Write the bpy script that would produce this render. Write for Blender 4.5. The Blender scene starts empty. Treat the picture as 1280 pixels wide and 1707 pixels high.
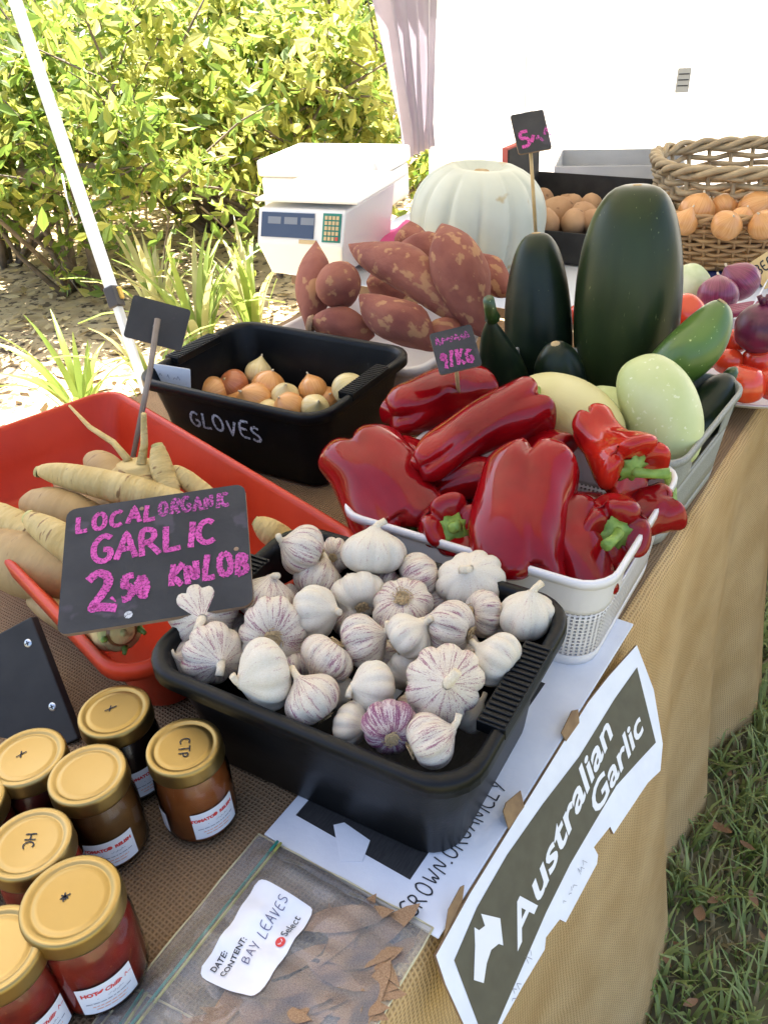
import bpy, bmesh, math, random
from mathutils import Vector as V, Matrix, Quaternion
from math import sin, cos, pi, radians as R_
random.seed(7)
S = bpy.context.scene
COL = S.collection
# ------------------------------------------------------------------ camera
TZ = 0.75                                    # table height
FPX = 1400.0
_p, _r = R_(33), R_(-4)
CF = V((0, cos(_p), -sin(_p))); _U = V((0, sin(_p), cos(_p))); _X = V((1, 0, 0))
CR = _X*cos(_r)+_U*sin(_r); CU = -_X*sin(_r)+_U*cos(_r)
CO = V((0, 0, TZ+0.64))
cd = bpy.data.cameras.new('camera'); cam = bpy.data.objects.new('camera', cd); COL.objects.link(cam)
cam.matrix_world = Matrix(((CR.x, CU.x, -CF.x, CO.x), (CR.y, CU.y, -CF.y, CO.y), (CR.z, CU.z, -CF.z, CO.z), (0, 0, 0, 1)))
cd.sensor_fit = 'VERTICAL'; cd.sensor_height = 36; cd.lens = 36*FPX/1707; cd.clip_start = 0.02; cd.clip_end = 500
S.camera = cam
# ------------------------------------------------------------------ world, sun, exposure
SUN = V((-0.35, 0.94, 1.73)).normalized()
w = bpy.data.worlds.new('World'); S.world = w; w.use_nodes = True
nt = w.node_tree; bg = nt.nodes['Background']
sky = nt.nodes.new('ShaderNodeTexSky'); sky.sky_type = 'NISHITA'; sky.sun_disc = False
sky.sun_elevation = math.asin(SUN.z); sky.sun_rotation = math.atan2(SUN.x, SUN.y)
nt.links.new(sky.outputs[0], bg.inputs[0]); bg.inputs[1].default_value = 0.092; sky.air_density = .8; sky.dust_density = 3.5; sky.ozone_density = .3
sl = bpy.data.lights.new('sun', 'SUN'); sl.energy = 5; sl.angle = R_(0.5); sl.color = (1, .95, .86)
so = bpy.data.objects.new('sun', sl); COL.objects.link(so); so.rotation_euler = SUN.to_track_quat('Z', 'Y').to_euler()
so.location = (0, 0, 6)
S.view_settings.view_transform = 'Standard'; S.view_settings.look = 'None'; S.view_settings.gamma = 1
S.view_settings.exposure = 2.62
S.render.engine = 'CYCLES'
# ------------------------------------------------------------------ helpers
def at(px, py, z):
    "point of the photograph at world height z"
    d = CF+CR*((px-640)/FPX)-CU*((py-853.5)/FPX)
    return CO+d*((z-CO.z)/d.z)
def atd(px, py, dep):
    return CO+(CF+CR*((px-640)/FPX)-CU*((py-853.5)/FPX))*dep
def depth(P): return (P-CO).dot(CF)
def view(v):   # (right, up, toward camera) -> world direction
    return (CR*v[0]+CU*v[1]-CF*v[2]).normalized()
NN = V((.809, -.588, 0)); UU = V((.588, .809, 0))   # table: outward normal of its long edge, direction along it
def nu(n, u, z=0): return NN*n+UU*u+V((0, 0, z))

def mesh(name, verts, faces, mat=None, parent=None, smooth=True, uv=None, M=None):
    me = bpy.data.meshes.new(name)
    me.from_pydata([tuple(v) for v in verts], [], faces)
    if uv is not None:
        l = me.uv_layers.new(name='UVMap')
        for i, lp in enumerate(me.loops): l.data[i].uv = uv[i] if len(uv) == len(me.loops) else uv[lp.vertex_index]
    if smooth:
        for p in me.polygons: p.use_smooth = True
    if mat: me.materials.append(MATS[mat])
    me.update()
    return obj(name, me, parent, M)
def obj(name, me, parent=None, M=None):
    o = bpy.data.objects.new(name, me); COL.objects.link(o)
    if parent: o.parent = parent
    if M is not None: o.matrix_local = M
    return o
def tag(o, label=None, cat=None, group=None, kind=None):
    if label: o['label'] = label
    if cat: o['category'] = cat
    if group: o['group'] = group
    if kind: o['kind'] = kind
    return o
def empty(name, M=None, label=None, cat=None, group=None):
    o = bpy.data.objects.new(name, None); COL.objects.link(o); o.empty_display_size = .02
    if M is not None: o.matrix_world = M
    return tag(o, label, cat, group)
def frame(o, x, y, z):
    return Matrix(((x.x, y.x, z.x, o.x), (x.y, y.y, z.y, o.y), (x.z, y.z, z.z, o.z), (0, 0, 0, 1)))
def fz(o, zdir, spin=0):   # frame with local z along zdir
    z = zdir.normalized(); q = z.to_track_quat('Z', 'Y')
    return Matrix.Translation(o) @ q.to_matrix().to_4x4() @ Matrix.Rotation(spin, 4, 'Z')
def rotz(o, a): return Matrix.Translation(o) @ Matrix.Rotation(a, 4, 'Z')
def solidify(o, t, off=-1):
    m = o.modifiers.new('thick', 'SOLIDIFY'); m.thickness = t; m.offset = off; return o
def bevel(o, wd, seg=2):
    m = o.modifiers.new('bev', 'BEVEL'); m.width = wd; m.segments = seg; m.limit_method = 'ANGLE'; return o
# shapes -> (verts, faces, uv)
def box(x0, x1, y0, y1, z0, z1):
    v = [(x, y, z) for x in (x0, x1) for y in (y0, y1) for z in (z0, z1)]
    f = [(0, 1, 3, 2), (4, 6, 7, 5), (0, 4, 5, 1), (2, 3, 7, 6), (0, 2, 6, 4), (1, 5, 7, 3)]
    return v, f
def join(*parts):
    v, f = [], []
    for pv, pf in parts:
        b = len(v); v += list(pv); f += [tuple(i+b for i in q) for q in pf]
    return v, f
def revolve(prof, seg=24, rf=None, pf=None):
    """prof [(r,z)], rf(theta,t,r,z)->(r,z), pf(x,y,z)->point; uv = (theta/2pi, t)"""
    v, f, uv = [], [], []
    n = len(prof)
    for j, (r, z) in enumerate(prof):
        t = j/(n-1)
        for i in range(seg+1):
            th = 2*pi*i/seg
            rr, zz = rf(th, t, r, z) if rf else (r, z)
            p = (rr*cos(th), rr*sin(th), zz)
            v.append(pf(*p) if pf else p); uv.append((i/seg, t))
    for j in range(n-1):
        for i in range(seg):
            a = j*(seg+1)+i; f.append((a, a+1, a+seg+2, a+seg+1))
    return v, f, uv
def weld(o, d=1e-5):
    bm = bmesh.new(); bm.from_mesh(o.data); bmesh.ops.remove_doubles(bm, verts=bm.verts, dist=d); bm.to_mesh(o.data); bm.free(); return o
def tube(pts, rad, seg=6, cap=True):
    pts = [V(p) for p in pts]; v, f = [], []
    n = len(pts); rad = rad if isinstance(rad, (list, tuple)) else [rad]*n
    up = V((0, 0, 1)); prev = None
    for k, p in enumerate(pts):
        t = (pts[min(k+1, n-1)]-pts[max(k-1, 0)]).normalized()
        if prev is None:
            a = t.cross(up if abs(t.z) < .9 else V((1, 0, 0))).normalized()
        else:
            a = (prev-t*prev.dot(t)).normalized()
        prev = a; b = t.cross(a)
        for i in range(seg):
            th = 2*pi*i/seg; v.append(p+(a*cos(th)+b*sin(th))*rad[k])
    for k in range(n-1):
        for i in range(seg):
            a = k*seg+i; b = k*seg+(i+1) % seg; f.append((a, b, b+seg, a+seg))
    if cap: f.append(tuple(range(seg-1, -1, -1))); f.append(tuple((n-1)*seg+i for i in range(seg)))
    return v, f
def rrect(wx, wy, r, ns=6, nc=5):
    r = min(r, wx/2-1e-4, wy/2-1e-4); pts = []
    hx, hy = wx/2-r, wy/2-r
    cs = [(hx, hy, 0), (-hx, hy, pi/2), (-hx, -hy, pi), (hx, -hy, 3*pi/2)]
    for k, (cx, cy, a0) in enumerate(cs):
        for i in range(nc): 
            a = a0+pi/2*i/(nc-1); pts.append((cx+r*cos(a), cy+r*sin(a)))
        nx, ny, na = cs[(k+1) % 4]
        e = (nx+r*cos(na), ny+r*sin(na)); s = pts[-1]
        for i in range(1, ns): pts.append((s[0]+(e[0]-s[0])*i/ns, s[1]+(e[1]-s[1])*i/ns))
    return pts
def loft(rings, ns=6, nc=5, bottom=True, skip=None):
    """rings [(wx,wy,r,z)] bottom to top; uv in metres; skip(p_mid)->True leaves a hole"""
    v, f, uv = [], [], []
    wx, wy, r, z = max(rings, key=lambda q: q[0])
    ref = rrect(wx, wy, r, ns, nc); n = len(ref); acc = [0]
    for i in range(n):
        a, b = ref[i], ref[(i+1) % n]; acc.append(acc[-1]+math.hypot(b[0]-a[0], b[1]-a[1]))
    s = 0; luv = []
    pr = None
    for (wx, wy, r, z) in rings:
        if pr: s += math.hypot(z-pr[3], (wx-pr[0])/2)
        pr = (wx, wy, r, z)
        for i, (x, y) in enumerate(rrect(wx, wy, r, ns, nc)): v.append((x, y, z)); uv.append((acc[i], s))
    for k in range(len(rings)-1):
        for i in range(n):
            j = (i+1) % n; q = (k*n+i, k*n+j, (k+1)*n+j, (k+1)*n+i)
            if skip:
                m = [sum(v[a][c] for a in q)/4 for c in range(3)]
                if skip(*m): continue
            f.append(q); luv += [(acc[i], uv[q[0]][1]), (acc[i+1], uv[q[0]][1]), (acc[i+1], uv[q[2]][1]), (acc[i], uv[q[2]][1])]
    if bottom: f.append(tuple(range(n-1, -1, -1))); luv += [(v[i][0], v[i][1]) for i in range(n-1, -1, -1)]
    return v, f, luv
def rplate(wx, wy, r, t, nc=5):
    p = rrect(wx, wy, r, 1, nc); n = len(p)
    v = [(x, y, -t/2) for x, y in p]+[(x, y, t/2) for x, y in p]
    f = [tuple(range(n-1, -1, -1)), tuple(range(n, 2*n))]+[(i, (i+1) % n, n+(i+1) % n, n+i) for i in range(n)]
    return v, f
def poly(pts, t):
    n = len(pts); v = [(x, y, 0) for x, y in pts]+[(x, y, t) for x, y in pts]
    return v, [tuple(range(n-1, -1, -1)), tuple(range(n, 2*n))]+[(i, (i+1) % n, n+(i+1) % n, n+i) for i in range(n)]
# ------------------------------------------------------------------ materials
MATS = {}
def M_(name, c1, c2=None, scale=10, rough=.5, bump=0, bscale=60, coat=0, metal=0, stretch=(1, 1, 1), coord='Object', lo=.35, hi=.65, sss=0, c3=None, s3=200, t3=.62, spec=.5, trans=0, sheen=0, detail=4):
    m = bpy.data.materials.new(name); m.use_nodes = True; MATS[name] = m
    n = m.node_tree; L = n.links.new; N = n.nodes.new; b = n.nodes['Principled BSDF']
    b.inputs['Roughness'].default_value = rough; b.inputs['Metallic'].default_value = metal
    b.inputs['Coat Weight'].default_value = coat; b.inputs['Coat Roughness'].default_value = .06
    b.inputs['Specular IOR Level'].default_value = spec
    if sss: b.inputs['Subsurface Weight'].default_value = sss; b.inputs['Subsurface Radius'].default_value = (.01, .005, .003); b.inputs['Subsurface Scale'].default_value = .5
    tc = N('ShaderNodeTexCoord'); mp = N('ShaderNodeMapping'); mp.inputs['Scale'].default_value = stretch
    oi = N('ShaderNodeObjectInfo'); va = N('ShaderNodeVectorMath'); va.operation = 'ADD'
    L(tc.outputs[coord], va.inputs[0]); mu = N('ShaderNodeMath'); mu.operation = 'MULTIPLY'; mu.inputs[1].default_value = 3.7
    L(oi.outputs['Random'], mu.inputs[0]); L(mu.outputs[0], va.inputs[1]); L(va.outputs[0], mp.inputs[0])
    if c2 is None: b.inputs['Base Color'].default_value = (*c1, 1); colout = None
    else:
        nz = N('ShaderNodeTexNoise'); nz.inputs['Scale'].default_value = scale; nz.inputs['Detail'].default_value = detail
        L(mp.outputs[0], nz.inputs['Vector'])
        rp = N('ShaderNodeValToRGB'); rp.color_ramp.elements[0].position = lo; rp.color_ramp.elements[1].position = hi
        rp.color_ramp.elements[0].color = (*c1, 1); rp.color_ramp.elements[1].color = (*c2, 1)
        L(nz.outputs[0], rp.inputs[0]); colout = rp.outputs[0]
        if c3:
            n3 = N('ShaderNodeTexNoise'); n3.inputs['Scale'].default_value = s3; n3.inputs['Detail'].default_value = 3
            L(mp.outputs[0], n3.inputs['Vector']); r3 = N('ShaderNodeValToRGB')
            r3.color_ramp.elements[0].position = t3; r3.color_ramp.elements[1].position = t3+.06
            L(n3.outputs[0], r3.inputs[0]); mx = N('ShaderNodeMix'); mx.data_type = 'RGBA'
            L(r3.outputs[0], mx.inputs[0]); L(colout, mx.inputs[6]); mx.inputs[7].default_value = (*c3, 1); colout = mx.outputs[2]
        L(colout, b.inputs['Base Color'])
    if bump:
        nb = N('ShaderNodeTexNoise'); nb.inputs['Scale'].default_value = bscale; nb.inputs['Detail'].default_value = 5
        L(mp.outputs[0], nb.inputs['Vector']); bp = N('ShaderNodeBump'); bp.inputs['Strength'].default_value = bump; bp.inputs['Distance'].default_value = .004
        L(nb.outputs[0], bp.inputs['Height']); L(bp.outputs[0], b.inputs['Normal'])
    if trans:
        tr = N('ShaderNodeBsdfTranslucent'); ms = N('ShaderNodeMixShader'); ms.inputs[0].default_value = trans
        if colout: L(colout, tr.inputs[0])
        else: tr.inputs[0].default_value = (*c1, 1)
        L(b.outputs[0], ms.inputs[1]); L(tr.outputs[0], ms.inputs[2]); L(ms.outputs[0], n.nodes['Material Output'].inputs[0])
    return m
def film(name, col, haze, rough=.08, ior=1.45, bump=0, bs=30):
    "clear sheet: mostly see-through, glossy by fresnel, a little milky"
    m = bpy.data.materials.new(name); m.use_nodes = True; MATS[name] = m
    n = m.node_tree; L = n.links.new; N = n.nodes.new; n.nodes.remove(n.nodes['Principled BSDF'])
    tp = N('ShaderNodeBsdfTransparent'); tp.inputs[0].default_value = (*col, 1)
    gl = N('ShaderNodeBsdfGlossy'); gl.inputs['Roughness'].default_value = rough
    df = N('ShaderNodeBsdfDiffuse'); df.inputs[0].default_value = (.8, .8, .78, 1)
    fr = N('ShaderNodeFresnel'); fr.inputs[0].default_value = ior
    a = N('ShaderNodeMixShader'); a.inputs[0].default_value = haze; b = N('ShaderNodeMixShader')
    L(tp.outputs[0], a.inputs[1]); L(df.outputs[0], a.inputs[2]); L(fr.outputs[0], b.inputs[0]); L(a.outputs[0], b.inputs[1]); L(gl.outputs[0], b.inputs[2])
    if bump:
        nb = N('ShaderNodeTexNoise'); nb.inputs['Scale'].default_value = bs; nb.inputs['Detail'].default_value = 3; bp = N('ShaderNodeBump'); bp.inputs['Strength'].default_value = bump; bp.inputs['Distance'].default_value = .01
        L(nb.outputs[0], bp.inputs['Height']); L(bp.outputs[0], gl.inputs['Normal']); L(bp.outputs[0], fr.inputs['Normal'])
    L(b.outputs[0], n.nodes['Material Output'].inputs[0])
def weave(name, c1, c2, scale, mask=False):
    m = M_(name, c1, c2, 9, .9, spec=.1, lo=.3, hi=.7, coord='UV')
    n = m.node_tree; L = n.links.new; N = n.nodes.new; b = n.nodes['Principled BSDF']
    tc = N('ShaderNodeTexCoord'); ds = N('ShaderNodeTexNoise'); ds.inputs['Scale'].default_value = 25; ds.inputs['Detail'].default_value = 3
    L(tc.outputs['UV'], ds.inputs['Vector']); sc = N('ShaderNodeVectorMath'); sc.operation = 'SCALE'; sc.inputs[3].default_value = .007
    L(ds.outputs['Color'], sc.inputs[0]); ad = N('ShaderNodeVectorMath'); ad.operation = 'ADD'; L(tc.outputs['UV'], ad.inputs[0]); L(sc.outputs[0], ad.inputs[1])
    ws = []
    for d in ('X', 'Y'):
        wv = N('ShaderNodeTexWave'); wv.bands_direction = d; wv.inputs['Scale'].default_value = scale; wv.inputs['Distortion'].default_value = .5; wv.inputs['Detail'].default_value = 2; wv.inputs['Detail Scale'].default_value = .25
        L(ad.outputs[0], wv.inputs[0]); ws.append(wv)
    mn = N('ShaderNodeMath'); mn.operation = 'MULTIPLY'; L(ws[0].outputs[1], mn.inputs[0]); L(ws[1].outputs[1], mn.inputs[1])
    mxx = N('ShaderNodeMath'); mxx.operation = 'MAXIMUM'; L(ws[0].outputs[1], mxx.inputs[0]); L(ws[1].outputs[1], mxx.inputs[1])
    old = b.inputs['Base Color'].links[0].from_socket
    mx = N('ShaderNodeMix'); mx.data_type = 'RGBA'; mx.blend_type = 'MULTIPLY'; mx.inputs[0].default_value = .5
    rp = N('ShaderNodeValToRGB'); rp.color_ramp.elements[0].color = (.25, .2, .14, 1); rp.color_ramp.elements[0].position = .25; rp.color_ramp.elements[1].position = .8; L(mxx.outputs[0], rp.inputs[0])
    L(old, mx.inputs[6]); L(rp.outputs[0], mx.inputs[7]); L(mx.outputs[2], b.inputs['Base Color'])
    bp = N('ShaderNodeBump'); bp.inputs['Strength'].default_value = .8; bp.inputs['Distance'].default_value = .0015; L(mxx.outputs[0], bp.inputs['Height']); L(bp.outputs[0], b.inputs['Normal'])
def perforated(name, col, pitch):
    "plastic with a grid of real see-through holes (uv in metres)"
    m = M_(name, col, None, rough=.35); n = m.node_tree; L = n.links.new; N = n.nodes.new; b = n.nodes['Principled BSDF']
    uvn = N('ShaderNodeTexCoord'); sp = N('ShaderNodeSeparateXYZ'); L(uvn.outputs['UV'], sp.inputs[0]); outs = []
    for i in (0, 1):
        d = N('ShaderNodeMath'); d.operation = 'DIVIDE'; d.inputs[1].default_value = pitch; L(sp.outputs[i], d.inputs[0])
        fr = N('ShaderNodeMath'); fr.operation = 'FRACT'; L(d.outputs[0], fr.inputs[0])
        s = N('ShaderNodeMath'); s.operation = 'SUBTRACT'; s.inputs[1].default_value = .5; L(fr.outputs[0], s.inputs[0])
        a = N('ShaderNodeMath'); a.operation = 'ABSOLUTE'; L(s.outputs[0], a.inputs[0])
        l = N('ShaderNodeMath'); l.operation = 'LESS_THAN'; l.inputs[1].default_value = .27; L(a.outputs[0], l.inputs[0]); outs.append(l)
    mu = N('ShaderNodeMath'); mu.operation = 'MULTIPLY'; L(outs[0].outputs[0], mu.inputs[0]); L(outs[1].outputs[0], mu.inputs[1])
    tp = N('ShaderNodeBsdfTransparent'); ms = N('ShaderNodeMixShader'); L(mu.outputs[0], ms.inputs[0]); L(b.outputs[0], ms.inputs[1]); L(tp.outputs[0], ms.inputs[2])
    L(ms.outputs[0], n.nodes['Material Output'].inputs[0])
def chalkmat(name, col, amount=.5, scale=260):
    "chalk: powder that covers the slate unevenly"
    m = M_(name, col, tuple(c*.7 for c in col), 60, .95, spec=0); n = m.node_tree; L = n.links.new; N = n.nodes.new; b = n.nodes['Principled BSDF']
    tc = N('ShaderNodeTexCoord'); nz = N('ShaderNodeTexNoise'); nz.inputs['Scale'].default_value = scale; nz.inputs['Detail'].default_value = 4; nz.inputs['Roughness'].default_value = .7
    L(tc.outputs['Object'], nz.inputs['Vector']); rp = N('ShaderNodeValToRGB'); rp.color_ramp.elements[0].position = amount-.12; rp.color_ramp.elements[1].position = amount+.08; L(nz.outputs[0], rp.inputs[0])
    tp = N('ShaderNodeBsdfTransparent'); ms = N('ShaderNodeMixShader'); L(rp.outputs[0], ms.inputs[0]); L(tp.outputs[0], ms.inputs[1]); L(b.outputs[0], ms.inputs[2]); L(ms.outputs[0], n.nodes['Material Output'].inputs[0])
def streaks(name, base, base2, pur, amount, freq=30):
    m = M_(name, base, base2, 30, .5, sss=.15, bump=.15, bscale=120, coord='Object')
    n = m.node_tree; L = n.links.new; N = n.nodes.new; b = n.nodes['Principled BSDF']
    tc = N('ShaderNodeTexCoord'); oi = N('ShaderNodeObjectInfo'); mp = N('ShaderNodeMapping'); mp.inputs['Scale'].default_value = (freq, 1.3, 1)
    ad = N('ShaderNodeVectorMath'); ad.operation = 'ADD'; L(tc.outputs['UV'], ad.inputs[0]); L(oi.outputs['Random'], ad.inputs[1]); L(ad.outputs[0], mp.inputs[0])
    nz = N('ShaderNodeTexNoise'); nz.inputs['Scale'].default_value = 2.2; nz.inputs['Detail'].default_value = 5; nz.inputs['Roughness'].default_value = .65; L(mp.outputs[0], nz.inputs['Vector'])
    lo = N('ShaderNodeTexNoise'); lo.inputs['Scale'].default_value = 35; L(tc.outputs['Object'], lo.inputs['Vector'])
    s = N('ShaderNodeMath'); s.operation = 'MULTIPLY_ADD'; s.inputs[1].default_value = .5; L(lo.outputs[0], s.inputs[0]); L(nz.outputs[0], s.inputs[2])
    rp = N('ShaderNodeValToRGB'); rp.color_ramp.elements[0].position = amount; rp.color_ramp.elements[1].position = amount+.12
    L(s.outputs[0], rp.inputs[0]); old = b.inputs['Base Color'].links[0].from_socket
    mx = N('ShaderNodeMix'); mx.data_type = 'RGBA'; L(rp.outputs[0], mx.inputs[0]); L(old, mx.inputs[6]); mx.inputs[7].default_value = (*pur, 1); L(mx.outputs[2], b.inputs['Base Color'])
M_('grass_ground', (.14, .115, .07), (.16, .16, .07), 6, .95, .6, 60)
M_('litter_ground', (.42, .31, .17), (.56, .44, .26), 9, .95, .6, 40, c3=(.1, .07, .04), s3=25, t3=.55)
M_('grass', (.22, .31, .08), (.40, .45, .17), 12, .6, trans=.3)
M_('dry_grass', (.4, .33, .18), (.28, .24, .12), 12, .7, trans=.2)
M_('dead_leaf', (.25, .12, .05), (.34, .2, .11), 30, .7, .3)
M_('litter', (.66, .52, .28), (.4, .28, .13), 3, .8)
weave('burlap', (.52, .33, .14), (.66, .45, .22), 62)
weave('burlap_shaded', (.25, .155, .085), (.31, .205, .115), 80)  # same burlap, darkened: the shade on the tabletop is in the colour
M_('black_plastic', (.003, .0034, .004), (.006, .0065, .007), 25, .38, .06, 300, c3=(.025, .026, .026), s3=90, t3=.7, spec=.22)
M_('red_plastic', (.48, .032, .008), (.54, .045, .012), 12, .4, .05, 200, spec=.3)
M_('white_plastic', (.72, .68, .65), (.76, .72, .70), 10, .35)
perforated('white_mesh', (.74, .7, .68), .0052)
M_('grey_plastic', (.27, .27, .24), (.31, .31, .28), 300, .5, .25, 420)
M_('slate', (.022, .022, .023), (.045, .043, .044), 14, .8, .1, 200, c3=(.06, .05, .06), s3=30, t3=.63)
M_('board_edge', (.3, .2, .12), (.2, .13, .08), 40, .8)
chalkmat('pink_chalk', (.68, .12, .40), .44, 420); chalkmat('faint_chalk', (.55, .12, .38), .50, 400); chalkmat('white_chalk', (.62, .62, .62), .44); chalkmat('grey_smudge', (.3, .3, .3), .55, 120)
M_('wood_stick', (.35, .2, .08), (.45, .28, .12), 60, .7, stretch=(1, 1, .1)); M_('grey_stick', (.2, .16, .13), (.28, .23, .19), 60, .7, stretch=(1, 1, .1))
M_('bamboo', (.5, .33, .13), (.6, .42, .2), 50, .5)
streaks('garlic', (.58, .49, .36), (.66, .59, .48), (.27, .10, .14), .77); streaks('garlic_white', (.62, .54, .40), (.68, .62, .51), (.42, .24, .23), .86); streaks('garlic_purple', (.5, .4, .35), (.58, .48, .44), (.2, .045, .11), .67)
M_('garlic_stem', (.62, .5, .33), (.74, .66, .5), 40, .7, .2, 100, stretch=(1, 1, .2)); M_('garlic_root', (.36, .25, .12), (.5, .37, .2), 90, .9)
M_('pepper', (.19, .0015, .004), (.29, .004, .006), 14, .10, .06, 30, coat=.0, spec=.38)
M_('pepper_orange', (.25, .002, .005), (.5, .02, .008), 16, .10, .06, 30, coat=.0, spec=.38)
M_('pepper_stem', (.12, .22, .03), (.25, .38, .07), 60, .5, .2, 100)
M_('zucchini_dark', (.005, .011, .006), (.012, .022, .009), 18, .36, .05, 60, coat=.0, spec=.3, c3=(.06, .08, .03), s3=160, t3=.72)
M_('marrow_dark', (.010, .018, .007), (.026, .04, .012), 6, .34, .05, 40, coat=.0, spec=.3, stretch=(2, 2, .3), c3=(.16, .18, .08), s3=150, t3=.70)
M_('zucchini_green', (.018, .045, .010), (.09, .17, .025), 9, .35, .05, 60, coat=.2, c3=(.4, .5, .2), s3=180, t3=.68, stretch=(1, 1, .6), lo=.4, hi=.75)
M_('marrow_pale', (.46, .52, .2), (.56, .60, .30), 14, .42, .08, 70, c3=(.68, .7, .45), s3=140, t3=.64)
M_('marrow_cream', (.58, .52, .22), (.64, .58, .29), 10, .42, .08, 60, c3=(.45, .35, .15), s3=30, t3=.68)
M_('pumpkin', (.47, .50, .42), (.55, .57, .48), 8, .5, .1, 60, c3=(.42, .33, .17), s3=14, t3=.68)
M_('sweet_potato', (.19, .05, .035), (.28, .095, .06), 22, .8, 1.0, 40, c3=(.38, .19, .09), s3=48, t3=.57, stretch=(1, 1, .7), detail=8)
M_('sweet_potato_scar', (.4, .25, .14), (.22, .13, .08), 60, .9, .8, 90)
M_('parsnip', (.47, .33, .11), (.62, .47, .2), 22, .65, .8, 90, c3=(.26, .15, .05), s3=70, t3=.62, stretch=(.5, .5, 2))
M_('parsnip_brown', (.34, .21, .075), (.45, .3, .125), 18, .65, .25, 120, c3=(.22, .12, .05), s3=50, t3=.64, stretch=(.5, .5, 2))
M_('parsnip_crown', (.45, .42, .15), (.3, .2, .08), 70, .7, .4, 120)
M_('onion', (.62, .27, .08), (.72, .38, .14), 4, .35, .04, 100, coord='UV', stretch=(30, .6, 1), coat=.2)
M_('onion_pale', (.66, .52, .2), (.74, .62, .36), 4, .35, .04, 100, coord='UV', stretch=(30, .6, 1), coat=.2)
M_('onion_rust', (.42, .13, .05), (.55, .2, .08), 4, .35, .04, 100, coord='UV', stretch=(30, .6, 1), coat=.2)
M_('red_onion', (.15, .015, .05), (.26, .04, .1), 4, .3, .04, 100, coord='UV', stretch=(30, .6, 1), coat=.3)
M_('purple_skin', (.05, .006, .02), (.16, .02, .06), 25, .35, .2, 60, c3=(.4, .3, .3), s3=50, t3=.72)
M_('tomato', (.6, .03, .015), (.7, .07, .02), 12, .2, coat=.4); M_('tomato_scar', (.35, .25, .08), None, rough=.8)
M_('potato', (.36, .2, .1), (.46, .28, .15), 18, .85, .3, 80, c3=(.22, .12, .06), s3=60, t3=.66)
M_('cabbage', (.5, .58, .3), (.68, .72, .5), 25, .5, .2, 40)
M_('gold_lid', (.36, .25, .085), (.42, .30, .12), 6, .4, .02, 200, metal=1); M_('ink', (.02, .02, .025), None, rough=.7); M_('faint_ink', (.3, .3, .34), None, rough=.8); M_('blue_ink', (.1, .1, .2), None, rough=.7)
M_('sauce_red', (.22, .012, .008), (.36, .025, .01), 60, .3, .1, 150, c3=(.5, .12, .03), s3=180, t3=.68); M_('sauce_brown', (.16, .07, .02), (.22, .1, .03), 60, .3); M_('sauce_tomato', (.3, .085, .018), (.38, .12, .03), 60, .3); M_('sauce_black', (.012, .006, .006), None, rough=.3); M_('sauce_dark', (.1, .012, .01), (.16, .02, .012), 60, .3)
film('jar_glass', (.97, .97, .96), .0, .03, 1.5); film('bag_film', (.97, .96, .93), .15, .10, 1.4, 0, 14)
M_('paper', (.78, .78, .8), (.84, .84, .86), 20, .7, .05, 60); M_('label_red', (.7, .06, .05), None, rough=.7); M_('label_orange', (.8, .35, .2), None, rough=.7); M_('label_green', (.1, .35, .12), None, rough=.7)
M_('zip_green', (.03, .3, .24), None, rough=.4); M_('zip_yellow', (.5, .5, .12), None, rough=.4)
M_('bay_leaf', (.30, .16, .07), (.44, .26, .13), 30, .6, .3, 80, c3=(.18, .12, .05), s3=40, t3=.6)
M_('card_white', (.72, .74, .78), (.78, .8, .83), 30, .7, .1, 150); M_('card_black', (.015, .015, .016), (.03, .03, .03), 80, .6, .2, 200, stretch=(1, 8, 1)); M_('card_olive', (.085, .075, .045), (.1, .09, .055), 60, .7); M_('kraft', (.3, .19, .09), (.2, .12, .06), 60, .9, .3, 100)
M_('print_white', (.8, .8, .8), None, rough=.7)
M_('steel', (.55, .57, .58), None, rough=.3, metal=1); M_('pole_paint', (.62, .66, .68), (.68, .71, .73), 10, .35); M_('clamp', (.5, .32, .05), None, rough=.5); M_('dark', (.03, .03, .035), None, rough=.6)
M_('roof_cloth', (.7, .7, .69), (.74, .74, .73), 4, .8, trans=.1); M_('tent_cloth', (.82, .81, .8), (.86, .85, .84), 4, .8, trans=.65); M_('curtain', (.42, .36, .42), (.5, .44, .5), 5, .8, trans=.3)
M_('scale_white', (.78, .78, .76), None, rough=.35); M_('scale_navy', (.05, .07, .12), None, rough=.25); M_('scale_lcd', (.2, .22, .25), None, rough=.2); M_('scale_green', (.02, .2, .15), None, rough=.5); M_('key', (.55, .42, .22), None, rough=.5); M_('key_red', (.5, .08, .05), None, rough=.5)
M_('pink_cloth', (.65, .08, .26), (.72, .12, .32), 8, .8); M_('orange_cloth', (.65, .08, .03), None, rough=.7)
M_('carton_black', (.018, .017, .016), (.03, .028, .026), 30, .75); M_('carton_red', (.55, .12, .09), None, rough=.7); M_('carton_grey', (.4, .4, .4), (.48, .48, .47), 9, .8)
M_('wicker', (.36, .2, .08), (.48, .29, .12), 30, .55, .2, 150); M_('wicker_grey', (.34, .25, .14), (.46, .35, .2), 30, .6, .2, 150)
M_('blue_plastic', (.015, .03, .13), None, rough=.4); M_('white_cloth', (.66, .7, .78), (.7, .74, .8), 6, .8); M_('tag_card', (.6, .42, .17), (.66, .48, .22), 30, .8)
M_('leaf_lime', (.34, .38, .06), (.56, .54, .16), 3, .5, trans=.6); M_('leaf_green', (.12, .2, .03), (.22, .3, .055), 3, .5, trans=.5); M_('leaf_dark', (.025, .05, .018), (.05, .085, .025), 3, .6, trans=.25); M_('leaf_gum', (.2, .2, .09), (.3, .28, .13), 3, .6, trans=.3)
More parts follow.
